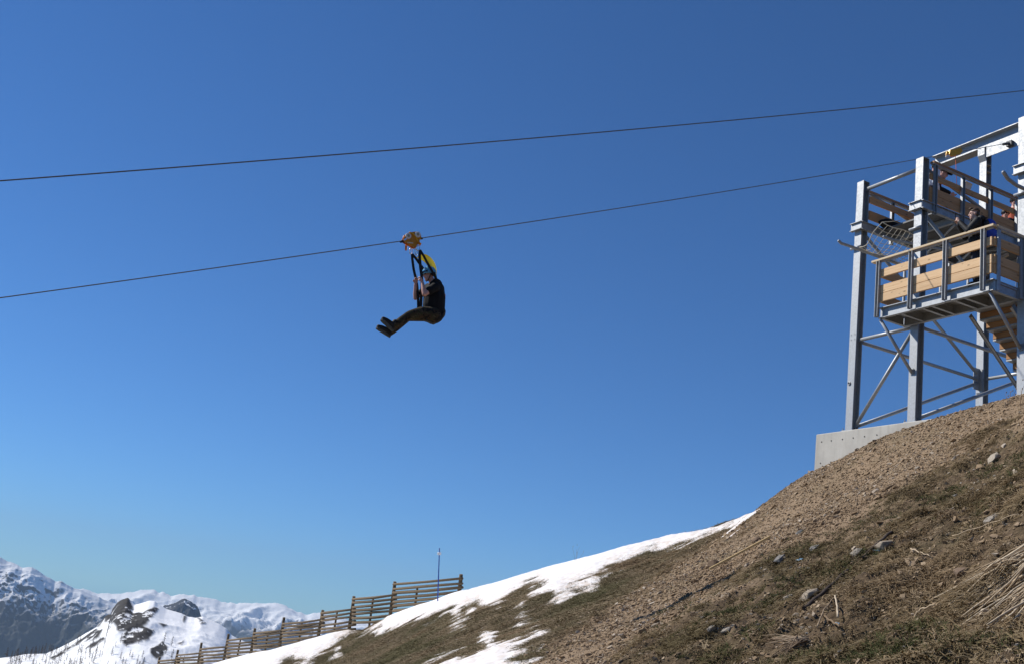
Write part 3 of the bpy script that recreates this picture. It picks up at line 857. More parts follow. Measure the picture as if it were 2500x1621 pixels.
# rear anchor beam over the rear columns
part('anchor_beam', MB().ibeam((-1.78, 4.38, 8.655), (5.4, 4.38, 8.665), 0.34, 0.30, 0.022, 0.014))
for s in (-CW, 1.6, 4.29):
    g = part('bracket', MB().prism([(s - 0.0, 4.2, 8.46), (s, 4.2, 8.26), (s, 4.276, 8.10), (s, 4.276, 8.46)], (CW, 0, 0)))
    for zz in (8.0, 7.8):
        MB().box(s + 0.005, s + CW + 0.006, 4.30, 4.46, zz, zz + 0.012).build('stiffener_strip', M['rope'], g)
part('anchor_shackle', MB().box(0.72, 0.88, 4.12, 4.214, 8.19, 8.33).tube([(0.8, 3.92, 8.16), (0.8, 4.16, 8.27)], 0.035, 10), M['grating'])
part('anchor_plate', MB().box(0.05, 1.55, 4.215, 4.235, 8.16, 8.49))

# upper platform
platform = empty('upper_platform', (0, 0, 0), 0, tower)
def up(name, mb, mat=G_): return mb.build(name, mat, platform)
for s in (0.035, 1.85):
    up('floor_beam', MB().ibeam((s, -0.05, 4.945), (s, 4.28, 4.945), 0.20, 0.09, 0.014, 0.009, (0, 0, 1), 0))
for s0 in (-0.29, 1.50, 4.22):
    up('collar_beam', MB().ibeam((s0, -0.05, 4.945), (s0 + 0.34, -0.05, 4.945), 0.20, 0.09, 0.014, 0.009))
    up('clamp_bar', MB().tube([(s0 + 0.02, -0.045, 4.40), (s0 + 0.34, -0.045, 4.40)], 0.032, 10))
for t in (1.05, 2.1, 3.15, 4.1):
    up('cross_beam', MB().ibeam((0.09, t, 4.90), (1.80, t, 4.90), 0.16, 0.08))
for (a, b) in [((0.1, 1.1, 4.80), (1.78, 2.05, 4.80)), ((1.78, 1.1, 4.80), (0.1, 2.05, 4.80)), ((0.1, 2.15, 4.80), (1.78, 3.1, 4.80)), ((1.78, 2.15, 4.80), (0.1, 3.1, 4.80))]:
    up('plan_brace', MB().tube([a, b], 0.028, 8))
t = 0.62
while t < 4.2:
    up('floor_panel', MB().box(0.09, 1.79, t, t + 0.265, 4.992, 5.03), M['grating']); t += 0.275
# side railings of the upper platform (planks inside, steel posts outside)
def side_rail(s_post, s_plank, posts, t0, t1, planks, ztop):
    for tt in posts:
        up('railing_post', MB().box(s_post - 0.025, s_post - 0.017, tt - 0.036, tt + 0.036, 4.80, ztop - 0.03).box(s_post - 0.025, s_post + 0.035, tt - 0.045, tt - 0.0365, 4.80, ztop - 0.03).box(s_post - 0.025, s_post + 0.035, tt + 0.0365, tt + 0.045, 4.80, ztop - 0.03))
    up('rail_angle', MB().bar((s_post, t0, ztop - 0.02), (s_post, t1, ztop - 0.02), 0.08, 0.02))
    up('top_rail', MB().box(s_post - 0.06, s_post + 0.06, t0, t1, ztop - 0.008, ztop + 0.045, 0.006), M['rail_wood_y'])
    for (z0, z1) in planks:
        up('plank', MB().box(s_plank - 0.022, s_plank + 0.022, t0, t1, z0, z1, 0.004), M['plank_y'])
side_rail(1.87, 1.815, (0.33, 1.23, 2.17, 3.08, 3.98), 0.22, 4.24, ((5.655, 5.79), (5.115, 5.285), (5.290, 5.46)), 6.03)
side_rail(-0.09, -0.035, (1.07, 2.1, 3.1), 0.24, 4.20, ((5.63, 5.80), (5.20, 5.43)), 5.92)

# balcony on the tower's flank
balc = empty('balcony', (0, 0, 0), 0, tower)
def bp(name, mb, mat=G_): return mb.build(name, mat, balc)
S0, S1, T0, T1 = 1.47, 4.40, -0.84, -0.03
bp('edge_beam', MB().ibeam((S0, T0 + 0.04, 2.23), (S1, T0 + 0.04, 2.23), 0.24, 0.085, 0.014, 0.009, (0, 0, 1), 0.9))
bp('edge_beam', MB().ibeam((S0, T1 - 0.04, 2.23), (S1, T1 - 0.04, 2.23), 0.24, 0.085, 0.014, 0.009, (0, 0, 1), -0.9))
for s in (S0 + 0.045, S1 - 0.045):
    bp('end_beam', MB().ibeam((s, T0 + 0.09, 2.23), (s, T1 - 0.09, 2.23), 0.236, 0.08, 0.014, 0.009))
for s in (2.05, 2.62, 2.86, 3.42, 3.68):
    bp('joist', MB().ibeam((s, T0 + 0.09, 2.20), (s, T1 - 0.09, 2.20), 0.17, 0.07, 0.012, 0.008))
s = S0 + 0.09
while s < S1 - 0.2:
    bp('floor_panel', MB().box(s, s + 0.275, T0 + 0.09, T1 - 0.09, 2.295, 2.335)); s += 0.283
for s in (1.475, 2.387, 3.28, 4.20):
    p = bp('railing_post', MB().box(s - 0.035, s + 0.035, T0 - 0.022, T0 - 0.012, 2.13, 3.42).box(s - 0.044, s - 0.0352, T0 - 0.082, T0 - 0.012, 2.13, 3.42).box(s + 0.0352, s + 0.044, T0 - 0.082, T0 - 0.012, 2.13, 3.42))
    for z in (2.56, 2.77, 3.14): MB().lathe((s + 0.012, T0 - 0.034, z), (0, 1, 0), [(0, 0.012), (0.011, 0.012)], 6).build('bolt', G_, p)
for tt in (-0.71, -0.05):
    bp('railing_post', MB().box(S1 + 0.004, S1 + 0.034, tt - 0.04, tt + 0.04, 2.13, 3.42))
bp('railing_post', MB().box(S0 - 0.034, S0 - 0.004, -0.10, -0.04, 2.13, 3.42))
Zp = ((3.05, 3.236), (2.674, 2.862), (2.476, 2.668))
for (z0, z1) in Zp:
    bp('plank', MB().box(1.365, 4.36, T0 - 0.009, T0 + 0.038, z0, z1, 0.005), M['spruce'])
    bp('plank', MB().box(S1 - 0.045, S1 + 0.001, T0 + 0.045, T1 + 0.02, z0, z1, 0.005), M['spruce_y'])
for (z0, z1) in (Zp[0], Zp[2]):
    bp('plank', MB().box(S0 + 0.0, S0 + 0.046, T0 + 0.045, -0.04, z0, z1, 0.005), M['spruce_y'])
bp('plank', MB().box(2.3, 3.12, -0.11, -0.07, 2.40, 2.60, 0.005), M['plank_y'].copy() if False else M['spruce'])
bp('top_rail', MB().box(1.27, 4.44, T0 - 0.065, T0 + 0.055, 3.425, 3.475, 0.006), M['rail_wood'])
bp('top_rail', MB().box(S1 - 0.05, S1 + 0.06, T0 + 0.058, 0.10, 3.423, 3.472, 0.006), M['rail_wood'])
bp('rail_angle', MB().box(1.45, 4.40, T0 - 0.03, T0 + 0.03, 3.405, 3.421))
bp('rail_angle', MB().box(S1 - 0.03, S1 + 0.05, T0 + 0.06, 0.02, 3.405, 3.420))
# inner stair rails and gate posts seen through the gaps
bp('inner_rail', MB().bar((2.28, -0.06, 2.92), (3.05, -0.02, 3.24), 0.05, 0.06), M['rail_wood'])
bp('inner_rail', MB().bar((3.02, -0.10, 2.93), (4.15, -0.10, 3.12), 0.05, 0.06), M['rail_wood'])
for s in (2.46, 3.17, 3.35, 3.55):
    bp('inner_post', MB().box(s - 0.018, s + 0.018, -0.10, -0.065, 2.34, 2.95))
def strut(a, b):
    p = bp('strut', MB().tube([a, b], 0.036, 12))
    MB().bar(np.array(b) - [0, 0.0, 0.04], np.array(b) + [0, 0.0, 0.09], 0.10, 0.012, (0, 1, 0)).build('lug_plate', G_, p)
strut((1.50, -0.80, 2.09), (1.70, -0.02, 1.06))
strut((4.30, -0.80, 2.09), (4.38, -0.02, 1.14))

# stairs going down behind the balcony
stairs = empty('stairs', (0, 0, 0), 0, tower)
def sp(name, mb, mat=G_): return mb.build(name, mat, stairs)
T_END, Z_END = 2.15, 0.30
for s in (3.17, 4.19):
    sp('stringer', MB().bar((s, 0.0, 2.06), (s, T_END, Z_END), 0.014, 0.11).bar((s + (0.035 if s < 4 else -0.035), 0.0, 2.012), (s + (0.035 if s < 4 else -0.035), T_END, Z_END - 0.048), 0.06, 0.010))
for i in range(10):
    tt = 0.06 + i * 0.205; zz = 2.20 - i * 0.168
    sp('tread', MB().box(3.19, 4.17, tt, tt + 0.25, zz - 0.03, zz))
    sp('riser_board', MB().box(3.19, 4.17, tt + 0.205, tt + 0.245, zz - 0.158, zz - 0.034, 0.003), M['shaded_stair_board'])
sp('handrail_pipe', MB().tube([(4.20, 0.05, 2.1), (4.20, 0.12, 3.1), (4.20, 2.0, 1.6)], 0.02, 8))

# column fittings
part('lifting_ring', MB().tube([(-0.145 + 0.035 * math.cos(a), -0.012, 1.08 + 0.035 * math.sin(a)) for a in np.linspace(0, 2 * math.pi, 13)], 0.011, 8, False))
for (s, z) in [(-0.05, 2.13), (-0.16, 2.13), (-0.05, 2.25), (-0.16, 2.25)]:
    part('bolt', MB().lathe((s, -0.012, z), (0, 1, 0), [(0, 0.012), (0.012, 0.012)], 6))
for z in (4.62, 4.70, 4.78, 4.86):
    part('bolt', MB().lathe((1.822, 0.12, z), (-1, 0, 0), [(0, 0.014), (0.012, 0.014)], 6))

# ------------------------------------------------------------------ catch net in front of the launch bay
def Lc(s, t, z): return np.array([s, t, z], float)
net = empty('safety_net', tuple(O_), TROT)
tag(net, 'cream rope catch net slung on bent steel pipes below the launch bay', 'net')
MB().tube([Lc(0.28, -0.95, 4.20), Lc(0.30, -0.90, 4.155), Lc(0.36, -0.70, 4.13), Lc(0.38, 0.3, 4.12), Lc(0.38, 1.5, 4.12)], 0.035, 12, True, True).build('net_pipe', G_, net)
MB().tube([Lc(1.33, -0.62, 4.12), Lc(1.36, -0.4, 4.10), Lc(1.38, 1.55, 4.38)], 0.03, 12, True, True).build('net_pipe', G_, net)
MB().tube([Lc(4.62, -0.85, 4.52), Lc(4.60, -0.7, 4.44), Lc(4.56, -0.4, 4.41), Lc(4.56, 1.2, 4.40)], 0.04, 12, True, True).build('net_pipe', G_, net)
NU, NV = 11, 9
def netp(i, j):
    u, v = i / (NU - 1), j / (NV - 1)               # u along the pipe (t), v across (s)
    t_ = -0.42 + 1.5 * u
    s_ = 0.40 + 0.60 * v
    zl = 4.17 - 0.02 * u
    zr = 4.66 - 0.06 * u
    z_ = zl * (1 - v) + zr * v - 0.62 * (v * (1 - v)) * (0.75 + 0.5 * math.sin(u * 3.0 + 0.4)) - 0.04 * math.sin(9 * u)
    t_ += 0.03 * math.sin(7 * v + 3 * u)
    if v > 0.8: t_ += (0.35 - 0.1 * u) * (v - 0.8)
    return Lc(s_ + 0.02 * math.sin(11 * u + 5 * v), t_, z_)
for i in range(NU): MB().tube([netp(i, j) for j in range(NV)], 0.006 if i not in (0, NU - 1) else 0.011, 6).build('net_rope', M['rope'], net)
for j in range(NV): MB().tube([netp(i, j) for i in range(NU)], 0.006 if j not in (0, NV - 1) else 0.011, 6).build('net_rope', M['rope'], net)
MB().tube([netp(0, NV - 1), Lc(0.98, 0.05, 4.80), Lc(0.9, 0.3, 4.92)], 0.008, 6).build('tie_rope', M['rope'], net)
MB().tube([netp(NU - 1, NV - 1), Lc(1.38, 1.4, 4.40)], 0.008, 6).build('tie_rope', M['rope'], net)

# gear bag lying at the platform's edge
bag = MB()
bag.ellipsoid((0.0, 0, 0.09), (0.13, 0.42, 0.13)).ellipsoid((0.02, 0.38, 0.05), (0.10, 0.40, 0.08)).ellipsoid((0, -0.1, 0.14), (0.10, 0.2, 0.11))
b_ = bag.build('gear_bag', M['black_cloth']); b_.location = tow(0.18, 0.78, 5.03); b_.rotation_euler = (0, 0, TROT)
rm = b_.modifiers.new('r', 'REMESH'); rm.mode = 'VOXEL'; rm.voxel_size = 0.025; rm.use_smooth_shade = True
tag(b_, 'black slumped gear bag on the upper platform floor behind the net', 'bag')

# ------------------------------------------------------------------ zip line cables
def cable(name, s, pts, r, label):
    q = [np.array([s, t, z]) for t, z in pts]
    # smooth interpolation through the measured points
    tt = np.array([p[1] for p in q]); zz = np.array([p[2] for p in q])
    c = np.polyfit(tt, zz, 2)
    ts = np.linspace(pts[0][0], pts[-1][0], 90)
    P = [tow(s, a, np.polyval(c, a)) for a in ts]
    o = MB().tube(P, r, 8).build(name, M['cable'])
    tag(o, label, 'cable', 'zip line cables')
    return c
C1 = [(-17.647, -1.731), (-16.312, -1.179), (-14.854, -0.561), (-13.257, 0.138), (-11.5, 0.954), (-9.55, 1.862), (-7.367, 2.859), (-4.913, 3.999), (-2.133, 5.291), (0.975, 6.754), (2.157, 7.342), (4.12, 8.24)]
_c1 = np.polyfit([p[0] for p in C1], [p[1] for p in C1], 2)
cz1 = lambda t: float(np.polyval(_c1, t))
C1x = [(-60, cz1(-60)), (-40, cz1(-40))] + C1
cable('zip_line_cable', 0.8, C1x, 0.0088, 'steel zip line cable carrying the seated rider up to the tower')
C2 = [(-17.97, -1.45), (-16.964, -1.039), (-15.277, -0.338), (-11.864, 1.168), (-7.36, 3.14), (-1.146, 5.941)]
_c2 = np.polyfit([p[0] for p in C2], [p[1] for p in C2], 2)
cz2 = lambda t: float(np.polyval(_c2, t))
cable('zip_line_cable', 5.3, [(-55, cz2(-55)), (-35, cz2(-35))] + C2 + [(4.2, cz2(4.2))], 0.0085, 'empty steel zip line cable running above the rider')

# ------------------------------------------------------------------ people
def blob(name, mb, mat, parent=None, vox=0.011, smooth=3):
    o = mb.build(name, mat, parent)
    r = o.modifiers.new('join', 'REMESH'); r.mode = 'VOXEL'; r.voxel_size = vox; r.use_smooth_shade = True
    if smooth:
        sm = o.modifiers.new('soft', 'SMOOTH'); sm.factor = 0.5; sm.iterations = smooth
    return o

def unit(v):
    v = np.asarray(v, float); return v / max(np.linalg.norm(v), 1e-9)

def add_hand(mb, wrist, fdir, palm_n, thumb_side, curl=1.0, k=1.0):
    # palm, four unequal bent fingers and a thumb from the side of the palm
    f = unit(fdir); n = unit(np.asarray(palm_n, float) - f * (np.asarray(palm_n, float) @ f)); sd = np.cross(f, n) * thumb_side
    w = np.asarray(wrist, float)
    mb.tube([w, w + f * 0.045 * k, w + f * 0.085 * k], [0.026 * k, 0.036 * k, 0.036 * k], 10, True, True, 0.62, n)
    for i, L in enumerate((0.070, 0.078, 0.072, 0.056)):
        b = w + f * 0.085 * k + sd * (0.030 - 0.020 * i) * k
        a1, a2, a3 = 0.35 * curl, 1.25 * curl, 2.35 * curl
        p1 = b + (f * math.cos(a1) + n * math.sin(a1)) * L * 0.45 * k
        p2 = p1 + (f * math.cos(a2) + n * math.sin(a2)) * L * 0.32 * k
        p3 = p2 + (f * math.cos(a3) + n * math.sin(a3)) * L * 0.27 * k
        mb.tube([b - f * 0.02, p1, p2, p3], [0.0095 * k, 0.0092 * k, 0.0085 * k, 0.0075 * k], 8, True, True)
    t0 = w + f * 0.03 * k + sd * 0.028 * k
    t1 = t0 + (f * 0.6 + sd * 0.7 + n * 0.3) * 0.035 * k
    t2 = t1 + (f * 0.8 + n * 0.6 * curl - sd * 0.1) * 0.032 * k
    mb.tube([t0, t1, t2], [0.013 * k, 0.0115 * k, 0.009 * k], 8, True, True)

def add_head(mb, c, fwd, upv, k=1.0):
    f = unit(fwd); u = unit(np.asarray(upv, float) - f * (np.asarray(upv, float) @ f)); r = np.cross(f, u)
    c = np.asarray(c, float)
    mb.ellipsoid(c + u * 0.025 * k - f * 0.01 * k, (0.094 * k, 0.073 * k, 0.098 * k), (f, r, u))
    mb.ellipsoid(c + f * 0.028 * k - u * 0.045 * k, (0.062 * k, 0.055 * k, 0.075 * k), (f, r, u))          # face
    mb.ellipsoid(c + f * 0.058 * k - u * 0.098 * k, (0.028 * k, 0.032 * k, 0.026 * k), (f, r, u))          # chin
    mb.tube([c + f * 0.088 * k + u * 0.012 * k, c + f * 0.106 * k - u * 0.032 * k], [0.010 * k, 0.015 * k], 8, True, True)   # nose
    mb.ellipsoid(c + f * 0.084 * k - u * 0.062 * k, (0.012 * k, 0.024 * k, 0.009 * k), (f, r, u))          # lips
    mb.ellipsoid(c + f * 0.080 * k + u * 0.022 * k, (0.014 * k, 0.052 * k, 0.010 * k), (f, r, u))          # brow
    for s in (-1, 1):
        mb.ellipsoid(c + r * 0.074 * k * s - f * 0.012 * k - u * 0.012 * k, (0.020 * k, 0.010 * k, 0.032 * k), (f, r, u))
    return f, r, u

def face_bits(p, c, f, r, u, k=1.0, glasses=True):
    # mouth line, eyes or sunglasses
    if glasses:
        g = MB()
        for s in (-1, 1):
            g.ellipsoid(c + f * 0.090 * k + r * 0.033 * k * s + u * 0.008 * k, (0.010 * k, 0.030 * k, 0.021 * k), (f, r, u), 12, 7)
            g.tube([c + f * 0.086 * k + r * 0.060 * k * s + u * 0.012 * k, c - f * 0.02 * k + r * 0.080 * k * s + u * 0.010 * k], 0.004 * k, 6)
        g.tube([c + f * 0.097 * k - r * 0.012 * k + u * 0.012 * k, c + f * 0.097 * k + r * 0.012 * k + u * 0.012 * k], 0.004 * k, 6)
        g.build('sunglasses', M['lens'], p)
    else:
        for s in (-1, 1):
            MB().ellipsoid(c + f * 0.084 * k + r * 0.032 * k * s + u * 0.004 * k, (0.008 * k, 0.013 * k, 0.007 * k), (f, r, u), 8, 6).build('eye', M['lens'], p)

def limb(mb, pts, rad, flat=1.0):
    mb.tube(pts, rad, 14, True, True, flat)

def shoe(p, heel, toe, upv, k=1.0):
    h, t = np.asarray(heel, float), np.asarray(toe, float)
    f = unit(t - h); u = unit(np.asarray(upv, float) - f * (np.asarray(upv, float) @ f)); r = np.cross(f, u); L = np.linalg.norm(t - h)
    a = MB()
    a.tube([h + u * 0.072 + f * 0.02, h + u * 0.066 + f * L * 0.45, h + u * 0.054 + f * L * 0.75, h + u * 0.046 + f * L * 0.92], [0.051, 0.056, 0.052, 0.040], 12, True, True, 0.95)
    a.tube([h + u * 0.06 + f * 0.04, h + u * 0.15 + f * 0.055], [0.055, 0.054], 12, True, True)
    a.ellipsoid(h + u * 0.04 + f * 0.03, (0.045, 0.040, 0.042), (f, r, u))
    s = blob('shoe', a, M['shoe'], p, 0.008, 2)
    b = MB()
    out = [(-0.035, -0.6), (-0.045, 0.0), (-0.035, 0.6), (0.25, 0.85), (0.55, 0.9), (0.8, 1.05), (0.97, 0.75), (1.04, 0.0), (0.97, -0.75), (0.8, -1.05), (0.55, -0.9), (0.25, -0.85)]
    poly = [h + f * (a_ * L) + r * (b_ * 0.043) + u * (0.022 if 0.3 < a_ < 0.5 else 0.0) for a_, b_ in out]
    b.prism([p - u * 0.008 for p in poly], u * 0.034)
    b.build('sole', M['sole'], s)
    return s

def cap_shell(mb, c, f, r, u, rad, k=1.0, cut=-0.1, n=22, m=9, thick=0.012):
    # helmet or cap dome: an ellipsoidal shell open at the bottom
    for side in (0, 1):
        R_ = [(a - thick * side) * k for a in rad]
        vs, fs = [], []
        for i in range(m + 1):
            th = (math.pi / 2 - math.asin(cut)) * i / m if i else 0.0005
            for j in range(n):
                a = 2 * math.pi * j / n
                vs.append(c + f * (R_[0] * math.sin(th) * math.cos(a)) + r * (R_[1] * math.sin(th) * math.sin(a)) + u * (R_[2] * math.cos(th)))
        for i in range(m):
            for j in range(n):
                q = (i * n + j, i * n + (j + 1) % n, (i + 1) * n + (j + 1) % n, (i + 1) * n + j)
                fs.append(q[::-1] if side else q)
        if side == 0: b0 = len(mb.v)
        else: b1 = len(mb.v)
        mb.add(vs, fs, True)
    for j in range(n):
        mb.f.append((b0 + m * n + j, b0 + m * n + (j + 1) % n, b1 + m * n + (j + 1) % n, b1 + m * n + j)); mb.s.append(False)
    return mb

def body_person(label, J, top_mat, leg_mat, sleeves, group=None, head_f=(0, -1, 0), head_u=(0, 0, 1), skin='skin', hands=None, k=1.0, glasses=True, feet=True):
    """J: world joints. One skin body, clothes as children."""
    b = MB()
    f, r, u = add_head(b, J['head'], head_f, head_u, k)
    hc = np.asarray(J['head'], float)
    limb(b, [J['neck'], hc - u * 0.06 - f * 0.015], [0.060 * k, 0.056 * k])
    ch, pv = np.asarray(J['chest'], float), np.asarray(J['pelvis'], float)
    limb(b, [J['neck'], ch, (ch + pv) / 2, pv], [0.075 * k, 0.135 * k, 0.125 * k, 0.13 * k])
    for s in 'LR':
        sh, el, wr = J['sh' + s], J['el' + s], J['wr' + s]
        limb(b, [ch * 0.5 + np.asarray(sh) * 0.5, sh, el], [0.07 * k, 0.056 * k, 0.044 * k])
        m_ = np.asarray(el) * 0.65 + np.asarray(wr) * 0.35
        limb(b, [el, m_, wr], [0.043 * k, 0.044 * k, 0.029 * k])
        if hands and s in hands:
            add_hand(b, wr, *hands[s])
        else:
            add_hand(b, wr, np.asarray(wr) - np.asarray(el), f, 1 if s == 'L' else -1, 0.5)
        limb(b, [pv, J['hip' + s], J['kn' + s], J['an' + s]], [0.10 * k, 0.085 * k, 0.058 * k, 0.042 * k])
    p = blob('person', b, M[skin], None, 0.011, 2)
    tag(p, label, 'person', group)
    face_bits(p, hc, f, r, u, k, glasses)
    # upper garment
    g = MB()
    limb(g, [np.asarray(J['neck']) - u * 0.03, ch, (ch + pv) / 2, pv], [0.085 * k, 0.165 * k, 0.16 * k, 0.165 * k])
    limb(g, [J['shL'], ch, J['shR']], [0.085 * k, 0.15 * k, 0.085 * k])
    for s in 'LR':
        sh, el, wr = np.asarray(J['sh' + s]), np.asarray(J['el' + s]), np.asarray(J['wr' + s])
        if sleeves == 'short': limb(g, [sh, sh * 0.45 + el * 0.55], [0.085 * k, 0.075 * k])
        else:
            limb(g, [sh, el], [0.085 * k, 0.066 * k]); limb(g, [el, el * 0.1 + wr * 0.9], [0.066 * k, 0.050 * k])
    blob('upper_garment', g, M[top_mat], p, 0.013, 3)
    t = MB()
    limb(t, [ch * 0.25 + pv * 0.75, pv], [0.15 * k, 0.165 * k])
    for s in 'LR':
        kn, an = np.asarray(J['kn' + s]), np.asarray(J['an' + s])
        limb(t, [pv, J['hip' + s], kn], [0.13 * k, 0.118 * k, 0.082 * k])
        limb(t, [kn, kn * 0.5 + an * 0.5, an * 0.93 + kn * 0.07], [0.082 * k, 0.076 * k, 0.066 * k])
    blob('trousers', t, M[leg_mat], p, 0.013, 2)
    if feet:
        for s in 'LR': shoe(p, J['heel' + s], J['toe' + s], np.asarray(J['an' + s]) - np.asarray(J['heel' + s]))
    return p, f, r, u, hc

def standing(base, face, lean=0.0, height=1.76, **over):
    """default joints of somebody standing at base (world), looking along face"""
    f = unit([face[0], face[1], 0]); l = np.cross(Z_, f)     # l: the person's left
    h = height / 1.76
    def P(x, y, z): return np.asarray(base, float) + f * (x * h) + l * (y * h) + Z_ * (z * h)
    a = lean
    def T(x, y, z):       # lean the trunk forward about the hips
        dz = z - 0.95; return P(x * math.cos(a) + dz * math.sin(a), y, 0.95 + dz * math.cos(a) - x * math.sin(a))
    J = dict(head=T(0.02, 0, 1.635), neck=T(-0.01, 0, 1.49), chest=T(0.0, 0, 1.28), pelvis=T(0, 0, 0.97),
             shL=T(0, 0.185, 1.41), shR=T(0, -0.185, 1.41), elL=T(0.02, 0.25, 1.11), elR=T(0.02, -0.25, 1.11), wrL=T(0.15, 0.24, 0.88), wrR=T(0.15, -0.24, 0.88),
             hipL=P(0, 0.10, 0.92), hipR=P(0, -0.10, 0.92), knL=P(0.02, 0.11, 0.50), knR=P(0.02, -0.11, 0.50), anL=P(-0.03, 0.11, 0.09), anR=P(-0.03, -0.11, 0.09),
             heelL=P(-0.08, 0.11, 0.0), heelR=P(-0.08, -0.11, 0.0), toeL=P(0.18, 0.13, 0.0), toeR=P(0.18, -0.13, 0.0))
    for k, v in over.items(): J[k] = T(*v) if k[:2] in ('el', 'wr', 'sh', 'he') and not k.startswith('heel') else P(*v)
    return J, f, l, T

# ---- the rider
def rp(x, y, off=0.0): return on(x, y, 's', 0.8 + off)
q3 = lambda x, y: (890 + x / 5.143, 550 + y / 5.143)
q6 = lambda x, y: (900 + x / 11.9, 730 + y / 11.9)
q4 = lambda x, y: (960 + x / 12.86, 560 + y / 12.86)
Fd = -B_                                            # the rider's forward direction
J = dict(head=rp(*q3(808, 622)), neck=rp(*q3(862, 722)), chest=rp(*q3(862, 850)), pelvis=rp(*q3(865, 1110)),
         shL=rp(*q3(890, 775), 0.19), shR=rp(*q3(800, 790), -0.19), elL=rp(*q3(752, 868), 0.24), wrL=rp(*q3(726, 725), 0.16),
         elR=rp(*q3(640, 915), -0.24), wrR=rp(*q3(640, 745), -0.17),
         hipL=rp(*q3(840, 1125), 0.11), hipR=rp(*q3(815, 1130), -0.11), knL=rp(*q6(1200, 470), 0.12), knR=rp(*q6(1130, 520), -0.10),
         anL=rp(*q6(720, 790), 0.10), anR=rp(*q6(640, 960), -0.08),
         heelL=rp(*q6(690, 925), 0.10), toeL=rp(*q6(360, 610), 0.12), heelR=rp(*q6(610, 1095), -0.08), toeR=rp(*q6(225, 850), -0.10))
# the photo's silhouettes give each arm's distance from the mid plane only roughly
head_f = unit(Fd * 0.97 - Z_ * 0.22)
hands = {'L': (unit(rp(*q3(712, 668), 0.15) - J['wrL']), unit(S_ * -1.0 + Fd * 0.3), 1, 1.25), 'R': (unit(rp(*q3(648, 690), -0.16) - J['wrR']), unit(S_ * 1.0 + Fd * 0.3), -1, 1.25)}
rider, f, r, u, hc = body_person('rider in black T-shirt, camouflage trousers and light blue helmet seated on the zip line', J, 'black_cloth', 'camo', 'short', None, head_f, Z_ + Fd * 0.15, 'skin', hands)
# stouter trunk under the shirt as in the photo
sh = MB()
limb(sh, [rp(*q3(890, 760)), rp(*q3(880, 900)), rp(*q3(868, 1010)), rp(*q3(872, 1110))], [0.13, 0.20, 0.20, 0.185])
limb(sh, [rp(*q3(935, 800)), rp(*q3(940, 950)), rp(*q3(930, 1080))], [0.10, 0.11, 0.11])
blob('shirt_body', sh, M['black_cloth'], rider, 0.013, 3)
seat = MB()
limb(seat, [rp(*q3(905, 1090)), rp(*q3(850, 1140), 0.0), rp(*q3(770, 1110), 0.0)], [0.165, 0.165, 0.13])
limb(seat, [rp(*q3(860, 1130), 0.09), rp(*q3(700, 1105), 0.12), rp(*q6(1230, 460), 0.12)], [0.15, 0.115, 0.085])
limb(seat, [rp(*q3(850, 1135), -0.09), rp(*q3(690, 1110), -0.11), rp(*q6(1160, 500), -0.10)], [0.15, 0.115, 0.085])
blob('seat_of_trousers', seat, M['camo'], rider, 0.013, 2)
hel = MB(); cap_shell(hel, hc + u * 0.035 - f * 0.012, f, r, u, (0.128, 0.110, 0.118), 1.0, -0.28)
H_el = hel.build('helmet', M['helmet_blue'], rider)
bk = MB().tube([hc + f * 0.06 + u * 0.045 + r * 0.088, hc + f * 0.118 + u * 0.035, hc + f * 0.06 + u * 0.045 - r * 0.088], 0.017, 8).build('helmet_brim', M['black_rubber'], H_el)
MB().tube([hc + r * 0.096 + u * 0.01, hc + r * 0.088 - u * 0.05 + f * 0.02, hc + r * 0.03 - u * 0.125 + f * 0.045, hc - r * 0.03 - u * 0.125 + f * 0.045, hc - r * 0.088 - u * 0.05 + f * 0.02, hc - r * 0.096 + u * 0.01], 0.007, 6).build('chin_strap', M['black_rubber'], H_el)
for s_ in (-1, 1):
    MB().ellipsoid(hc + r * 0.082 * s_ + u * 0.005 - f * 0.045, (0.050, 0.022, 0.050), (f, r, u)).build('ear_pad', M['black_rubber'], H_el)

# ---- trolley on the cable
cd = unit(tow(0.8, -11.0, cz1(-11.0)) - tow(0.8, -12.0, cz1(-12.0)))       # cable direction, uphill
tc = tow(0.8, -11.45, cz1(-11.45))
cn = unit(np.cross(S_, cd)); cn = cn if cn[2] > 0 else -cn               # above the cable
def tr(a, b_, c_): return tc + cd * a + cn * b_ + S_ * c_                # along, above, towards camera
trol = empty('zip_line_trolley', tuple(tc))
tag(trol, 'orange pulley trolley with white wheels carrying the rider', 'trolley')
def tpart(name, mb, mat, parent=None):
    o = mb.build(name, mat, parent or trol)
    if parent is None: o.location = -Vector(tc)
    return o
prof = [(-0.20, 0.005), (-0.185, 0.035), (-0.125, 0.10), (-0.06, 0.125), (0.05, 0.125), (0.125, 0.115), (0.165, 0.05), (0.15, -0.03), (0.115, -0.035), (0.10, -0.11), (0.04, -0.155), (-0.01, -0.165), (-0.185, -0.03)]
for c_ in (-0.045, 0.030):
    tpart('side_plate', MB().prism([tr(a, b_, c_) for a, b_ in prof], S_ * 0.014), M['orange'])
tpart('spine', MB().prism([tr(a, b_, -0.03) for a, b_ in [(-0.12, -0.055), (0.08, -0.10), (0.02, -0.15), (-0.10, -0.09)]], S_ * 0.058), M['orange'])
tpart('rib', MB().tube([tr(-0.045, 0.125, 0.05), tr(0.015, 0.085, 0.055), tr(0.055, 0.0, 0.055), tr(0.075, -0.12, 0.05)], 0.013, 8, True, True), M['yellow_metal'])
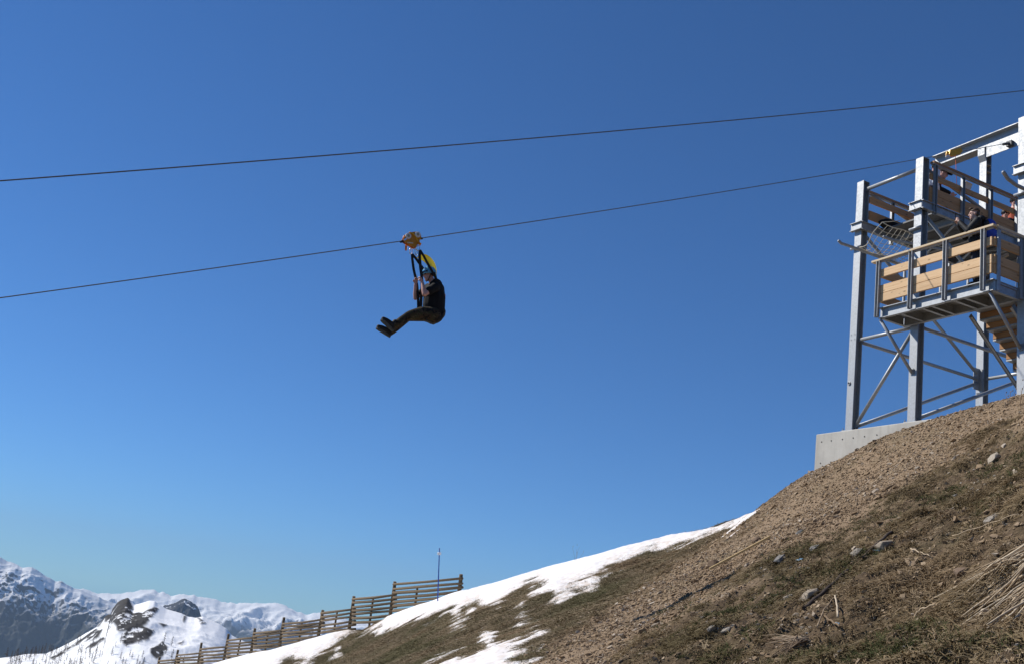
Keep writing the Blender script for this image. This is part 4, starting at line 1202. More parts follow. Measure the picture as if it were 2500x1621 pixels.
for a in (-0.093, 0.095):
    w = tpart('wheel', MB().lathe(tr(a, 0.062, 0.046), S_, [(0, 0.030), (0, 0.054), (0.022, 0.054), (0.028, 0.048), (0.028, 0.026), (0.020, 0.024)], 24), M['wheel_white'])
    MB().lathe(tr(a, 0.062, 0.066), S_, [(0, 0.025), (0.008, 0.025), (0.012, 0.014)], 14).build('hub', M['brass'], w)
    w = tpart('wheel', MB().lathe(tr(a, 0.062, -0.046), -S_, [(0, 0.030), (0, 0.054), (0.022, 0.054), (0.028, 0.048)], 24), M['wheel_white'])
tpart('guide_bar', MB().bar(tr(-0.19, 0.0, 0.048), tr(-0.10, 0.035, 0.048), 0.012, 0.026), M['chrome'])
tpart('nose_block', MB().box(-0.001, 0.001, -0.001, 0.001, -0.001, 0.001) if False else MB().tube([tr(-0.235, -0.012, 0.0), tr(-0.17, 0.0, 0.0)], [0.020, 0.032], 10, True, True), M['black_rubber'])
tpart('tail_block', MB().tube([tr(0.15, 0.0, 0.0), tr(0.185, -0.008, 0.0)], [0.028, 0.02], 10, True, True), M['black_rubber'])
tpart('slot_plate', MB().bar(tr(-0.135, -0.05, 0.047), tr(-0.03, -0.075, 0.047), 0.010, 0.018), M['rope'])
tpart('hanger', MB().bar(tr(-0.12, -0.07, -0.06), tr(-0.115, -0.15, -0.12), 0.03, 0.05), M['orange'])
tpart('hanger', MB().bar(tr(0.06, -0.09, 0.05), tr(0.07, -0.13, 0.12), 0.03, 0.05), M['orange'])

# ---- seat harness hung from the trolley
har = empty('seat_harness', tuple(rp(*q4(720, 700))))
tag(har, 'black webbing harness straps with steel carabiners holding the rider', 'harness')
hl = Vector(har.location)
def hpart(name, mb, mat, parent=None):
    o = mb.build(name, mat, parent or har)
    if parent is None: o.location = -hl
    return o
def carab(c, w, h, up_, sd_):
    up_, sd_ = unit(up_), unit(sd_)
    P = []
    for a in np.linspace(0, 2 * math.pi, 21):
        x, y = math.cos(a), math.sin(a)
        P.append(np.asarray(c) + sd_ * (w * np.sign(x) * abs(x) ** 0.7) + up_ * (h * np.sign(y) * abs(y) ** 0.7))
    return MB().tube(P, 0.0085, 8, False)
nearA, farA = rp(*q4(838, 655), 0.14), rp(*q4(592, 785), -0.15)
hpart('carabiner', carab(rp(*q4(785, 585), 0.14), 0.030, 0.055, Z_, Fd + 0.3 * S_), M['chrome'])
hpart('carabiner', carab(rp(*q4(555, 695), -0.15), 0.027, 0.055, Z_ + 0.1 * Fd, Fd + 0.3 * S_), M['chrome'])
hpart('carabiner', carab(rp(*q4(715, 720), 0.0), 0.026, 0.055, Z_ + 0.3 * Fd, Fd + 0.2 * S_), M['chrome'])
def strap(pts, w=0.05, th=0.007, wid=None):
    # flat webbing: width lies across the rider's side-to-side axis turned a little
    m = MB(); P = [np.asarray(p, float) for p in pts]; n = len(P); vs, fs = [], []
    for i in range(n):
        d = unit(P[min(i + 1, n - 1)] - P[max(i - 1, 0)])
        a = wid if wid is not None else (Fd * 0.9 - S_ * 0.40)
        a = unit(a - d * (a @ d)); b_ = np.cross(d, a)
        for x, y in ((-1, -1), (1, -1), (1, 1), (-1, 1)): vs.append(P[i] + a * (x * w / 2) + b_ * (y * th / 2))
    for i in range(n - 1):
        for k in range(4): fs.append((i * 4 + k, i * 4 + (k + 1) % 4, (i + 1) * 4 + (k + 1) % 4, (i + 1) * 4 + k))
    fs += [(3, 2, 1, 0), tuple((n - 1) * 4 + k for k in range(4))]
    return m.add(vs, fs)
hpart('strap', strap([nearA, rp(*q4(830, 900), 0.15), rp(*q4(855, 1200), 0.16), rp(*q4(890, 1450), 0.17), rp(*q3(722, 760), 0.16), rp(*q3(712, 900), 0.14), rp(*q3(705, 1030), 0.13)], 0.052), M['webbing'])
hpart('strap', strap([nearA, rp(*q4(960, 850), 0.15), rp(*q4(1090, 1100), 0.16), rp(*q4(1230, 1340), 0.17), rp(*q3(930, 740), 0.16), rp(*q3(990, 900), 0.14), rp(*q3(985, 1100), 0.12)], 0.042), M['webbing'])
hpart('strap', strap([farA, rp(*q4(600, 950), -0.16), rp(*q4(640, 1250), -0.17), rp(*q4(690, 1480), -0.18), rp(*q3(660, 760), -0.17), rp(*q3(672, 900), -0.15), rp(*q3(675, 1035), -0.13)], 0.046), M['webbing'])
hpart('strap', strap([farA, rp(*q4(710, 920), -0.16), rp(*q4(830, 1090), -0.16), rp(*q4(950, 1260), -0.16), rp(*q3(900, 720), -0.17)], 0.046), M['webbing'])
hpart('strap_label', strap([rp(*q4(683, 1435), -0.185), rp(*q4(712, 1540), -0.185)], 0.050, 0.012), M['tan_label'])
hpart('seat_sling', strap([rp(*q3(700, 1040), 0.17), rp(*q3(760, 1190), 0.13), rp(*q3(850, 1232), 0.05), rp(*q3(930, 1190), 0.1), rp(*q3(990, 1080), 0.12)], 0.12, 0.012, S_), M['webbing'])
# yellow fabric swept back from the centre ring to the shoulders
YU = [(745, 878), (860, 790), (1000, 770), (1125, 840), (1220, 930), (1305, 1050), (1355, 1210), (1372, 1360), (1350, 1480)]
YL = [(740, 895), (800, 925), (880, 965), (960, 1020), (1030, 1090), (1090, 1170), (1150, 1260), (1230, 1350), (1310, 1470)]
vs, fs = [], []
for i in range(9):
    for j in range(7):
        w = j / 6
        x = YL[i][0] * (1 - w) + YU[i][0] * w; y = YL[i][1] * (1 - w) + YU[i][1] * w
        vs.append(rp(*q4(x, y), (-0.10 + 0.20 * w) * math.sin(math.pi * min(1, (i + 0.6) / 6)) + 0.012 * math.sin(4 * w + i)))
for i in range(8):
    for j in range(6): fs.append((i * 7 + j, i * 7 + j + 1, (i + 1) * 7 + j + 1, (i + 1) * 7 + j))
yo = hpart('yellow_tail', MB().add(vs, fs, True), M['yellow_cloth'])
so = yo.modifiers.new('t', 'SOLIDIFY'); so.thickness = 0.004
sb = yo.modifiers.new('s', 'SUBSURF'); sb.levels = 1; sb.render_levels = 2
hpart('back_loop', MB().tube([rp(*q3(985, 840), 0.05), rp(*q3(1008, 880), 0.05), rp(*q3(1005, 905), 0.05), rp(*q3(990, 930), 0.05)], 0.016, 8, True, True), M['red_cloth'])
hpart('tail_cord', MB().tube([rp(*q4(1345, 1440)), rp(*q4(1370, 1543)), rp(*q3(915, 720))], 0.006, 6), M['webbing'])

# ---- trolley waiting at the tower
t2 = tow(0.8, 2.15, cz1(2.15))
wt = empty('waiting_trolley', tuple(t2), TROT)
tag(wt, 'small yellow trolley parked on the cable at the top of the tower', 'trolley')
sl = 0.46
def wl(a, b_): return (0, a * math.cos(math.atan(sl)) - b_ * math.sin(math.atan(sl)), a * math.sin(math.atan(sl)) + b_ * math.cos(math.atan(sl)))
for s_ in (-0.06, 0.045):
    MB().prism([tuple(np.array(wl(a, b_)) + [s_, 0, 0]) for a, b_ in [(-0.26, -0.02), (-0.2, 0.07), (0.22, 0.09), (0.26, 0.0), (0.1, -0.08), (-0.2, -0.08)]], (0.015, 0, 0)).build('side_plate', M['yellow_metal'], wt)
MB().bar(wl(-0.2, 0.0), wl(-0.1, 0.02), 0.09, 0.12).build('nose_block', M['yellow_metal'], wt)
for a in (-0.13, 0.14):
    MB().lathe(np.array(wl(a, 0.045)) + [0.03, 0, 0], (1, 0, 0), [(-0.06, 0.045), (0.0, 0.045)], 16).build('wheel', M['brass'], wt)
MB().tube([wl(-0.22, -0.06), tuple(np.array(wl(-0.22, -0.06)) + [0.02, -0.10, -0.06])], 0.035, 8, True, True).build('bumper', M['white_plastic'], wt)
MB().tube([wl(0.02, -0.07), (0.1, 0.02, -1.1)], 0.006, 6).build('hanging_cord', M['red_cloth'], wt)

# ---- people on the tower
def on_t(x, y, t): return on(x, y, 't', t)
# the photographer on the balcony: looks along the cable, phone raised in both hands
FP = unit(-B_ * 0.75 + A_ * 0.66)
base = on_t(2388, 505, -0.58); base = tow((base - O_) @ S_, -0.58, 2.335)
Jp, f_, l_, Tp = standing(base, FP, 0.08, 1.74, elL=(0.19, 0.19, 1.20), elR=(0.19, -0.19, 1.20), wrL=(0.33, 0.06, 1.46), wrR=(0.33, -0.06, 1.46))
phc = Tp(0.385, 0, 1.585)
hd = {'L': (unit(phc - Jp['wrL'] + Z_ * 0.05), -l_, 1, 0.8), 'R': (unit(phc - Jp['wrR'] + Z_ * 0.05), l_, -1, 0.8)}
man, f, r, u, hc = body_person('young man in black hooded jacket with blue backpack photographing from the balcony', Jp, 'jacket', 'navy', 'long', None, FP - Z_ * 0.06, (0, 0, 1), 'skin_pale', hd, 1.0, False)
hairm = MB(); cap_shell(hairm, hc + u * 0.042 - f * 0.022, f, r, u, (0.100, 0.088, 0.098), 1.0, 0.12, 22, 9, 0.02)
hairm.ellipsoid(hc + u * 0.112 + f * 0.045, (0.055, 0.06, 0.028), (f, r, u)).ellipsoid(hc - f * 0.055 - u * 0.01, (0.055, 0.077, 0.085), (f, r, u))
hairm.build('hair', M['hair_brown'], man)
hood = MB(); hood.ellipsoid(np.asarray(Jp['neck']) - f_ * 0.085 + Z_ * 0.02, (0.10, 0.15, 0.09), (f_, l_, Z_)); blob('hood', hood, M['jacket'], man, 0.014, 2)
ph = MB().bar(phc - Z_ * 0.085 , phc + Z_ * 0.085, 0.075, 0.012, FP).build('smartphone', M['phone'])
tag(ph, 'black smartphone held up by the man on the balcony', 'phone')
bpk = empty('backpack', tuple(np.asarray(Jp['chest']) - f_ * 0.24), math.atan2(f_[1], f_[0]))
tag(bpk, 'royal blue and dark backpack on the photographing man', 'backpack')
m_ = MB(); m_.ellipsoid((-0.03, 0, 0.0), (0.13, 0.16, 0.24)); m_.ellipsoid((-0.07, 0, -0.1), (0.11, 0.14, 0.14)); m_.ellipsoid((0.0, 0, 0.13), (0.10, 0.14, 0.12))
blob('pack_body', m_, M['blue_pack'], bpk, 0.014, 2)
m_ = MB(); m_.ellipsoid((0.05, 0, 0.10), (0.10, 0.15, 0.13)); m_.tube([(-0.14, -0.12, 0.02), (-0.17, 0, 0.03), (-0.14, 0.12, 0.02)], 0.03, 8, True, True)
blob('pack_lid', m_, M['dark_pack'], bpk, 0.014, 2)
for s_ in (-0.11, 0.11):
    MB().tube([(0.05, s_, 0.22), (0.17, s_, 0.25), (0.36, s_ * 1.1, 0.16), (0.40, s_ * 1.2, 0.0), (0.22, s_ * 1.5, -0.16), (0.05, s_ * 1.2, -0.2)], 0.016, 8).build('shoulder_strap', M['dark_pack'], bpk)

# attendant on the upper platform, bent over the side rail
UPZ = 5.03
hp = on(*(2304, 425), 's', 1.12)
ha = O_ * 0 + hp
fa = unit(S_ * 0.75 + B_ * 0.66)
la = np.cross(Z_, fa)
ba = hp - fa * 0.55; ba[2] = O_[2] + UPZ
hgt = (hp[2] - ba[2])
Ja, f_, l_, Ta = standing(ba, fa, 0.62, 1.80, elL=(0.26, 0.30, 1.22), elR=(0.22, -0.32, 1.16), wrL=(0.44, 0.36, 1.34), wrR=(0.50, -0.26, 1.22))
dz = hp - Ja['head']; dz[2] = 0
for k_ in Ja: Ja[k_] = Ja[k_] + dz
zfix = hp[2] - Ja['head'][2]
for k_ in ('head', 'neck', 'chest', 'shL', 'shR', 'elL', 'elR', 'wrL', 'wrR'): Ja[k_] = Ja[k_] + Z_ * zfix
att, f, r, u, hc = body_person('attendant in black jacket and cap leaning over the rail of the upper platform', Ja, 'jacket', 'jeans', 'long', None, fa - Z_ * 0.35, Z_ + fa * 0.35, 'skin')
cp = MB(); cap_shell(cp, hc + u * 0.035 - f * 0.008, f, r, u, (0.112, 0.092, 0.098), 1.0, -0.05); cp.ellipsoid(hc + f * 0.135 + u * 0.035, (0.07, 0.075, 0.012), (f, r, u))
cpo = cp.build('cap', M['black_cloth'], att)
MB().ellipsoid(hc - f * 0.085 + u * 0.085, (0.03, 0.045, 0.035), (f, r, u)).build('cap_emblem', M['white_plastic'], cpo)
MB().tube([Ja['chest'] + f_ * 0.17 + l_ * 0.1, Ja['chest'] + f_ * 0.18 - Z_ * 0.15, Ja['chest'] + f_ * 0.17 - l_ * 0.12], 0.012, 8).build('chest_strap', M['red_cloth'], att)
cb = MB().box(-0.10, 0.10, -0.015, 0.015, -0.10, 0.10, 0.005).build('clipboard', M['white_plastic'])
cb.location = on(2362, 456, 's', 1.72); cb.rotation_euler = (0.3, 0.15, TROT + 1.45)
tag(cb, 'white board held inside the upper railing beside the attendant', 'board')
# second helper mostly hidden by the column
hp = on(2269, 444, 's', 1.15)
b2 = np.array([hp[0], hp[1], O_[2] + UPZ])
fb_ = unit(B_ * 0.8 + S_ * 0.3)
Jb, f_, l_, Tb = standing(b2, fb_, 0.25, 1.5)
hlp, f, r, u, hc = body_person('helper in white shirt and dark cap half hidden behind the tall column', Jb, 'shirt_white', 'navy', 'long', None, fb_, (0, 0, 1), 'skin')
cp = MB(); cap_shell(cp, hc + u * 0.03, f, r, u, (0.112, 0.092, 0.10), 1.0, -0.25); cp.build('cap', M['black_cloth'], hlp)
# waiting riders at the back of the upper platform
for (px_, py_, s_, lab, hm, top) in [(2455, 523, 1.25, 'waiting rider in dark helmet and sunglasses peering between the upper planks', 'black_rubber', 'jacket'),
                                     (2476, 494, 1.05, 'waiting guest in black cap behind the end post of the upper railing', 'black_cloth', 'red_cloth')]:
    hp = on(px_, py_, 's', s_)
    h_ = (hp[2] - O_[2] - UPZ) / 1.635 * 1.76
    b3 = np.array([hp[0], hp[1], O_[2] + UPZ])
    fc = unit(S_ * 0.6 - B_ * 0.8)
    Jc, f_, l_, Tc = standing(b3, fc, 0.0, 1.66)
    sink = hp - Jc['head']
    # seated on the platform bench: trunk lowered, knees forward
    for k_ in ('head', 'neck', 'chest', 'pelvis', 'shL', 'shR', 'elL', 'elR', 'wrL', 'wrR', 'hipL', 'hipR'): Jc[k_] = Jc[k_] + sink
    for s2 in 'LR':
        Jc['kn' + s2] = Jc['hip' + s2] + f_ * 0.38 + Z_ * 0.02; Jc['kn' + s2][2] = max(Jc['kn' + s2][2], O_[2] + UPZ + 0.40)
        Jc['an' + s2] = Jc['kn' + s2] * 1.0; Jc['an' + s2][2] = O_[2] + UPZ + 0.09
        Jc['heel' + s2] = Jc['an' + s2] - f_ * 0.05; Jc['heel' + s2][2] = O_[2] + UPZ; Jc['toe' + s2] = Jc['heel' + s2] + f_ * 0.26
    pr, f, r, u, hc = body_person(lab, Jc, top, 'navy', 'long', None, fc - Z_ * 0.15, (0, 0, 1), 'skin_pale')
    cp = MB(); cap_shell(cp, hc + u * 0.03 - f * 0.01, f, r, u, (0.122, 0.104, 0.114), 1.0, -0.25); cp.build('helmet' if hm == 'black_rubber' else 'cap', M[hm], pr)
    seat_z = Jc['pelvis'][2] - 0.17
    bn = MB().box(-0.2, 0.2, -0.2, 0.2, 0, max(0.08, seat_z - O_[2] - UPZ), 0.01).build('bench_block', M['spruce'])
    bn.location = (Jc['pelvis'][0], Jc['pelvis'][1], O_[2] + UPZ); bn.rotation_euler = (0, 0, TROT)
    tag(bn, 'wooden bench block under the ' + ('helmeted rider' if hm == 'black_rubber' else 'guest in the black cap'), 'bench')

# ------------------------------------------------------------------ snow fence on the crest
def fence_depth(x): return 1.0 / np.interp(x, [385, 1126], [1 / 84.0, 1 / 50.5])
FP_ = [((2172, 255), (2160, 365)), ((1720, 305), (1690, 515)), ((1440, 405), (1408, 615)), ((1227, 500), (1192, 690)), ((962, 550), (928, 755)), ((763, 625), (733, 800)), ((583, 663), (545, 860)), ((398, 723), (372, 880)), ((237, 772), (208, 905)), ((112, 820), (84, 950)), ((-10, 868), (-40, 990))]
zp = lambda p: (350 + p[0] / 2.8, 1310 + p[1] / 2.8)
fence = empty('snow_fence', tuple(at(*zp(FP_[5][1]), fence_depth(zp(FP_[5][1])[0]))))
tag(fence, 'weathered wooden snow fence stepping down along the snowy crest', 'fence')
fl0 = Vector(fence.location)
def fpart(name, mb, mat):
    o = mb.build(name, mat, fence); o.location = -fl0; return o
posts = []
for (a, b_) in FP_:
    pa, pb = zp(a), zp(b_)
    d_ = fence_depth(pb[0])
    top, bot = at(*pa, d_), at(*pb, d_)
    posts.append((top, bot))
    ext = bot + (bot - top) / np.linalg.norm(bot - top) * 1.6
    fpart('post', MB().tube([ext, bot, (top + bot) / 2 + np.array([0.01, 0, 0]), top], [0.10, 0.10, 0.095, 0.085], 9), M['weathered'])
RT = [(325, 285), (425, 395), (522, 490), (592, 562), (656, 632), (706, 690), (766, 752), (806, 793), (846, 836), (885, 872)]   # top rail, left and right ends
frng = random.Random(4)
for i in range(len(posts) - 1):
    (ta, ba_), (tb, bb_) = posts[i], posts[i + 1]           # a: right post, b: left post
    xr, xl = FP_[i][0][0], FP_[i + 1][0][0]
    dr_, dl_ = fence_depth(350 + xr / 2.8), fence_depth(350 + xl / 2.8)
    nr = 7 if i < 3 else 8
    for k in range(nr):
        sl_ = k * (30 if i == 0 else 27 if i < 3 else 22)
        pL = at(350 + xl / 2.8 - 3, 1310 + (RT[i][0] + sl_ * 0.98 + frng.uniform(-3, 3)) / 2.8, dl_ - 0.13)
        pR = at(350 + xr / 2.8 + 3, 1310 + (RT[i][1] + sl_ * 1.02 + frng.uniform(-3, 3)) / 2.8, dr_ - 0.13)
        lean_ = (posts[i][0] - posts[i][1]); lean_ = lean_ / np.linalg.norm(lean_)
        sh_ = -np.array([lean_[0], lean_[1], 0]) * 0.0
        mid = (pL + pR) / 2 + Z_ * frng.uniform(-0.05, 0.03)
        fpart('rail', MB().tube([pL + sh_, mid, pR + sh_], [frng.uniform(0.07, 0.10), frng.uniform(0.07, 0.095), frng.uniform(0.06, 0.085)], 7, True, False, 0.85), M['weathered'])
    if i in (0, 1, 2, 3, 4, 5):
        m_ = 0.62 if i == 0 else 0.48
        st = posts[i][0] * (1 - m_) + posts[i + 1][0] * m_; sb_ = posts[i][1] * (1 - m_) + posts[i + 1][1] * m_
        st = st - (st - sb_) * 0.30
        fpart('stake', MB().tube([sb_ - (st - sb_) * 0.8, st], [0.065, 0.05], 8), M['weathered'])

# piste marker pole
pt_, pbm = at(*zp((2024, 75)), 47.5), at(*zp((2013, 408)), 47.5)
pole = empty('piste_pole', tuple(pbm))
tag(pole, 'thin blue piste marker pole standing in the snow by the fence', 'pole')
MB().tube([(pbm - pt_) * 0.3, (0, 0, 0), pt_ - pbm], [0.026, 0.026, 0.022], 10).build('shaft', M['blue_pole'], pole)
MB().lathe(tuple((pt_ - pbm) * 0.885), tuple(unit(pt_ - pbm)), [(-0.06, 0.030), (-0.05, 0.085), (0.05, 0.085), (0.06, 0.030)], 14).build('reflector_ring', M['white_plastic'], pole)

# ------------------------------------------------------------------ stones, sticks and straw on the bank
def rock_mesh(name, seed, rough=0.28, flat=(1, 1, 1), sub=2):
    import bmesh
    bm = bmesh.new(); rr = random.Random(seed)
    for i in range(10 if sub == 1 else 20):
        d = unit([rr.gauss(0, 1), rr.gauss(0, 1), rr.gauss(0, 1)])
        # box-like hull: points pushed towards the faces of a skewed block
        m_ = max(abs(d)); d = d / m_ * (0.55 + 0.45 * m_) * rr.uniform(1 - rough, 1.0)
        bm.verts.new(Vector(np.clip(d, -0.92, 0.92) * np.array(flat)))
    r_ = bmesh.ops.convex_hull(bm, input=bm.verts)
    bmesh.ops.delete(bm, geom=[e for e in r_['geom_interior'] if isinstance(e, bmesh.types.BMVert)], context='VERTS')
    if sub > 1:
        bmesh.ops.bevel(bm, geom=list(bm.edges), offset=0.022, segments=1, affect='EDGES')
    me = bpy.data.meshes.new(name); bm.to_mesh(me); bm.free()
    return me
z6 = lambda x, y: (1700 + x / 2.961, 1100 + y / 2.961)
z7 = lambda x, y: (1000 + x / 2.644, 1200 + y / 2.644)
def place_rock(o, px, py, wpx, hpx, sink=0.25, yaw=0.0, flatk=None, tiltz=None):
    P = ground_px(px, py); d_ = P @ fw
    n = ground_normal(P[0], P[1], 0.25)
    w = wpx * d_ / F_ * 0.56; h = hpx * d_ / F_ * 0.56
    o.scale = (w, w * 0.7, max(h, 0.3 * w))
    # long side across the view, lying in the slope
    xa = unit(rv - n * (rv @ n)); c_, s_ = math.cos(yaw), math.sin(yaw); ya = np.cross(n, xa)
    xx = xa * c_ + ya * s_; yy = np.cross(n, xx)
    o.matrix_world = Matrix(((xx[0], yy[0], n[0], 0), (xx[1], yy[1], n[1], 0), (xx[2], yy[2], n[2], 0), (0, 0, 0, 1))) @ Matrix.Diagonal((w, w * 0.7, max(h, 0.3 * w), 1))
    q = P + n * (max(h, 0.3 * w) * (1 - sink * 2) * 0.5)
    o.location = q
ROCKS_ = [   # z6 x, y, width, height, yaw, material, label
    (2150, 65, 130, 62, 0.7, 'stone', 'large pale boulder half buried in grass below the tower'),
    (2145, 492, 150, 44, 0.45, 'stone', 'pale flat slab lying among grass tufts beneath the large boulder'),
    (1160, 738, 90, 55, 0.5, 'stone', 'pale stone left of the dark branch on the slab'),
    (1355, 690, 150, 78, 0.6, 'stone', 'pale slab lying under a dark branch'),
    (845, 712, 105, 42, 0.5, 'stone_blue', 'bluish grey slab above a small litter scrap'),
    (750, 592, 60, 34, 0.4, 'stone_blue', 'small bluish stone alone on the gravel above the slab'),
    (810, 1045, 190, 48, 0.3, 'stone', 'long pale slab beside the long rotten branch'),
    (675, 1062, 90, 40, -0.3, 'stone', 'pale wedge stone touching the long slab'),
    (1920, 872, 105, 72, 0.3, 'stone_brown', 'tan block of rock above a dark hollow'),
    (322, 1322, 78, 56, 0.1, 'stone_brown', 'brown angular stone at the foot of the bank'),
    (125, 832, 115, 75, 0.7, 'stone_brown', 'brown rock at the lower end of the yellow lath'),
    (432, 652, 78, 46, 0.6, 'stone_brown', 'rusty brown rock above the yellow lath'),
    (225, 1302, 92, 40, 0.1, 'stone', 'grey flat stone beside the brown angular stone'),
    (110, 1290, 66, 44, 0.1, 'stone', 'dark grey stone in the row at the foot of the bank'),
    (720, 1188, 48, 30, 0.2, 'stone', 'small white stone under the rotten branch tip'),
    (600, 790, 100, 60, 0.6, 'stone_blue', 'dark bluish rock in the rubble heap'),
    (1600, 125, 52, 26, 0.4, 'stone', 'small white stone high on the gravel'),
    (1040, 1456, 36, 34, 0.0, 'stone', 'tiny pale round stone below the pale twigs')]
for i, (x, y, w, h, yw, mt, lab) in enumerate(ROCKS_):
    o = link_mesh('rock', rock_mesh('rock', 100 + i), M[mt])
    place_rock(o, *z6(x, y), w * 1.08 / 2.961, h / 2.961, 0.36, yw)
    tag(o, lab, 'rock')
# loose stones one can pick out, pieces of the hillside
smesh = [rock_mesh('stone', 300 + i, 0.3, (1, 1, 1), 1) for i in range(6)]
for m_ in smesh: m_.materials.append(M['stone'])
smesh2 = [m_.copy() for m_ in smesh]
for m_ in smesh2: m_.materials.clear(); m_.materials.append(M['stone_brown'])
sr = random.Random(9)
spots = []
for _ in range(75): spots.append((sr.gauss(690, 150), sr.gauss(830, 55), sr.uniform(14, 42), 0))
for _ in range(55): spots.append((sr.uniform(0, 800), sr.gauss(1240, 55), sr.uniform(14, 48), 0))
for _ in range(40): spots.append((sr.uniform(1800, 2300), sr.uniform(150, 620), sr.uniform(14, 44), 0))
for _ in range(70):
    a = sr.random(); spots.append((400 + 1500 * a + sr.gauss(0, 160), 640 - 380 * a + sr.gauss(0, 130), sr.uniform(12, 32), 1))
for _ in range(40): spots.append((sr.uniform(800, 2300), sr.uniform(800, 1500), sr.uniform(12, 38), 0))
for (x, y, w, br) in spots:
    px_, py_ = z6(x, y)
    if not (1250 < px_ < 2495 and 1010 < py_ < 1618): continue
    if br and py_ < np.interp(px_, [1835, 1990, 2385], [1275, 1175, 1030]): continue
    o = link_mesh('stone', (smesh2 if br or sr.random() < 0.35 else smesh)[sr.randrange(6)], None)
    place_rock(o, px_, py_, w / 2.961, w * sr.uniform(0.4, 0.8) / 2.961, 0.2, sr.uniform(-1.5, 1.5))
    o.parent = hill
for _ in range(26):
    px_, py_ = z7(sr.uniform(700, 1700), 0)[0], 0
    t_ = sr.random(); px_ = 1835 - 560 * t_ + sr.uniform(10, 90); py_ = 1262 + 345 * t_ + sr.uniform(0, 40)
    if py_ > 1615: continue
    o = link_mesh('stone', smesh2[sr.randrange(6)], None)
    w = sr.uniform(6, 15); place_rock(o, px_, py_, w, w * 0.6, 0.2, sr.uniform(-1, 1)); o.parent = hill

def stick(name, pts, r0, r1, mat, label, cat, lift=0.02, n=8, extra=None):
    G = [ground_px(*p) for p in pts]
    # straight run between the two ends, resting on the highest bumps
    P = []
    for a, b_ in zip(G[:-1], G[1:]):
        for w in np.linspace(0, 1, 7)[(0 if not P else 1):]: P.append(a * (1 - w) + b_ * w)
    P = np.array(P)
    g = ground_h(P[:, 0], P[:, 1])
    up_ = max(0, np.max((g - P[:, 2])[1:-1]) if len(P) > 2 else 0) * 0.6
    P[:, 2] += up_ + lift
    P[:, 2] += np.array([0.006 * math.sin(1.7 * i + len(pts)) for i in range(len(P))])
    c = P[0].copy()
    o = MB().tube([p - c for p in P], list(np.linspace(r0, r1, len(P))), n).build(name, mat)
    o.location = c
    tag(o, label, cat)
    return o
lath_a, lath_b = ground_px(*z6(110, 880)), ground_px(*z6(548, 645))
nn = ground_normal(*(lath_a[:2] + lath_b[:2]) / 2, 0.4)
lm = MB(); Lx = np.linalg.norm(lath_b - lath_a)
lm.box(0, Lx, -0.028, 0.028, 0, 0.035, 0.004)
lo = lm.build('wooden_lath', M['lath'])
xd = unit(lath_b - lath_a); yd = unit(np.cross(nn, xd)); zd = np.cross(xd, yd)
lo.matrix_world = Matrix(((xd[0], yd[0], zd[0], lath_a[0] + zd[0] * 0.05), (xd[1], yd[1], zd[1], lath_a[1] + zd[1] * 0.05), (xd[2], yd[2], zd[2], lath_a[2] + zd[2] * 0.05), (0, 0, 0, 1)))
tag(lo, 'yellow wooden lath lying slantwise on the gravel slope', 'lath')
stick('dead_branch', [z6(778, 1168), z6(930, 1040), z6(1095, 885)], 0.020, 0.016, M['rotten'], 'long dark rotten branch beside the long pale slab', 'branch')
stick('dead_branch', [z6(1200, 795), z6(1300, 700), z6(1412, 603)], 0.014, 0.018, M['rotten'], 'dark rotten branch propped on a pale slab', 'branch')
stick('dead_twig', [z6(1000, 1100), z6(1016, 1180), z6(1020, 1256)], 0.007, 0.009, M['straw'], 'upright pale twig meeting another at a blue scrap', 'twig', 0.05)
stick('dead_twig', [z6(905, 1216), z6(970, 1262), z6(1036, 1304)], 0.011, 0.009, M['straw'], 'pale twig lying across beneath the blue scrap', 'twig', 0.03)
stick('dead_twig', [z6(1250, 1342), z6(1372, 1300), z6(1440, 1352)], 0.006, 0.008, M['straw'], 'bent pale twig lying alone on the earth', 'twig', 0.03)
stick('dead_twig', [z6(1575, 1222), z6(1620, 1175), z6(1725, 1138)], 0.009, 0.006, M['straw'], 'pale crooked twig at the tip of the straw heap', 'twig', 0.03)
stick('dead_twig', [z6(870, 1310), z6(920, 1185), z6(1000, 1085)], 0.006, 0.005, M['twig'], 'thin brown twig beside the upright pale twig', 'twig', 0.03)
stick('dead_twig', [z6(1850, 660), z6(2100, 580), z6(2330, 500)], 0.005, 0.004, M['straw'], 'long dry stalk lying on grass below the flat slab', 'twig', 0.05)
stick('dead_twig', [z6(1550, 735), z6(1620, 765), z6(1690, 790)], 0.006, 0.004, M['straw'], 'short dry stalk right of the propped branch', 'twig', 0.03)
for (x, y, w, lab) in [(1022, 1270, 42, 'crumpled pale blue scrap under the pale twigs'), (755, 800, 48, 'pale blue scrap caught in the rubble heap'), (1298, 738, 62, 'blue grey scrap beside the pale slab and branch')]:
    P = ground_px(*z6(x, y)); d_ = P @ fw; sz = w / 2.961 * d_ / F_
    vs, fs = [], []
    q = random.Random(x)
    for i in range(5):
        for j in range(4): vs.append(((i / 4 - 0.5) * sz, (j / 3 - 0.5) * sz * 0.6, q.uniform(0, 0.22) * sz))
    for i in range(4):
        for j in range(3): fs.append((i * 4 + j, i * 4 + j + 1, (i + 1) * 4 + j + 1, (i + 1) * 4 + j))
    o = MB().add(vs, fs, True).build('litter_scrap', M['litter'])
    n_ = ground_normal(P[0], P[1], 0.2); o.rotation_euler = Vector(n_).to_track_quat('Z', 'Y').to_euler(); o.location = P + n_ * 0.02
    so = o.modifiers.new('t', 'SOLIDIFY'); so.thickness = 0.004
    tag(o, lab, 'litter')

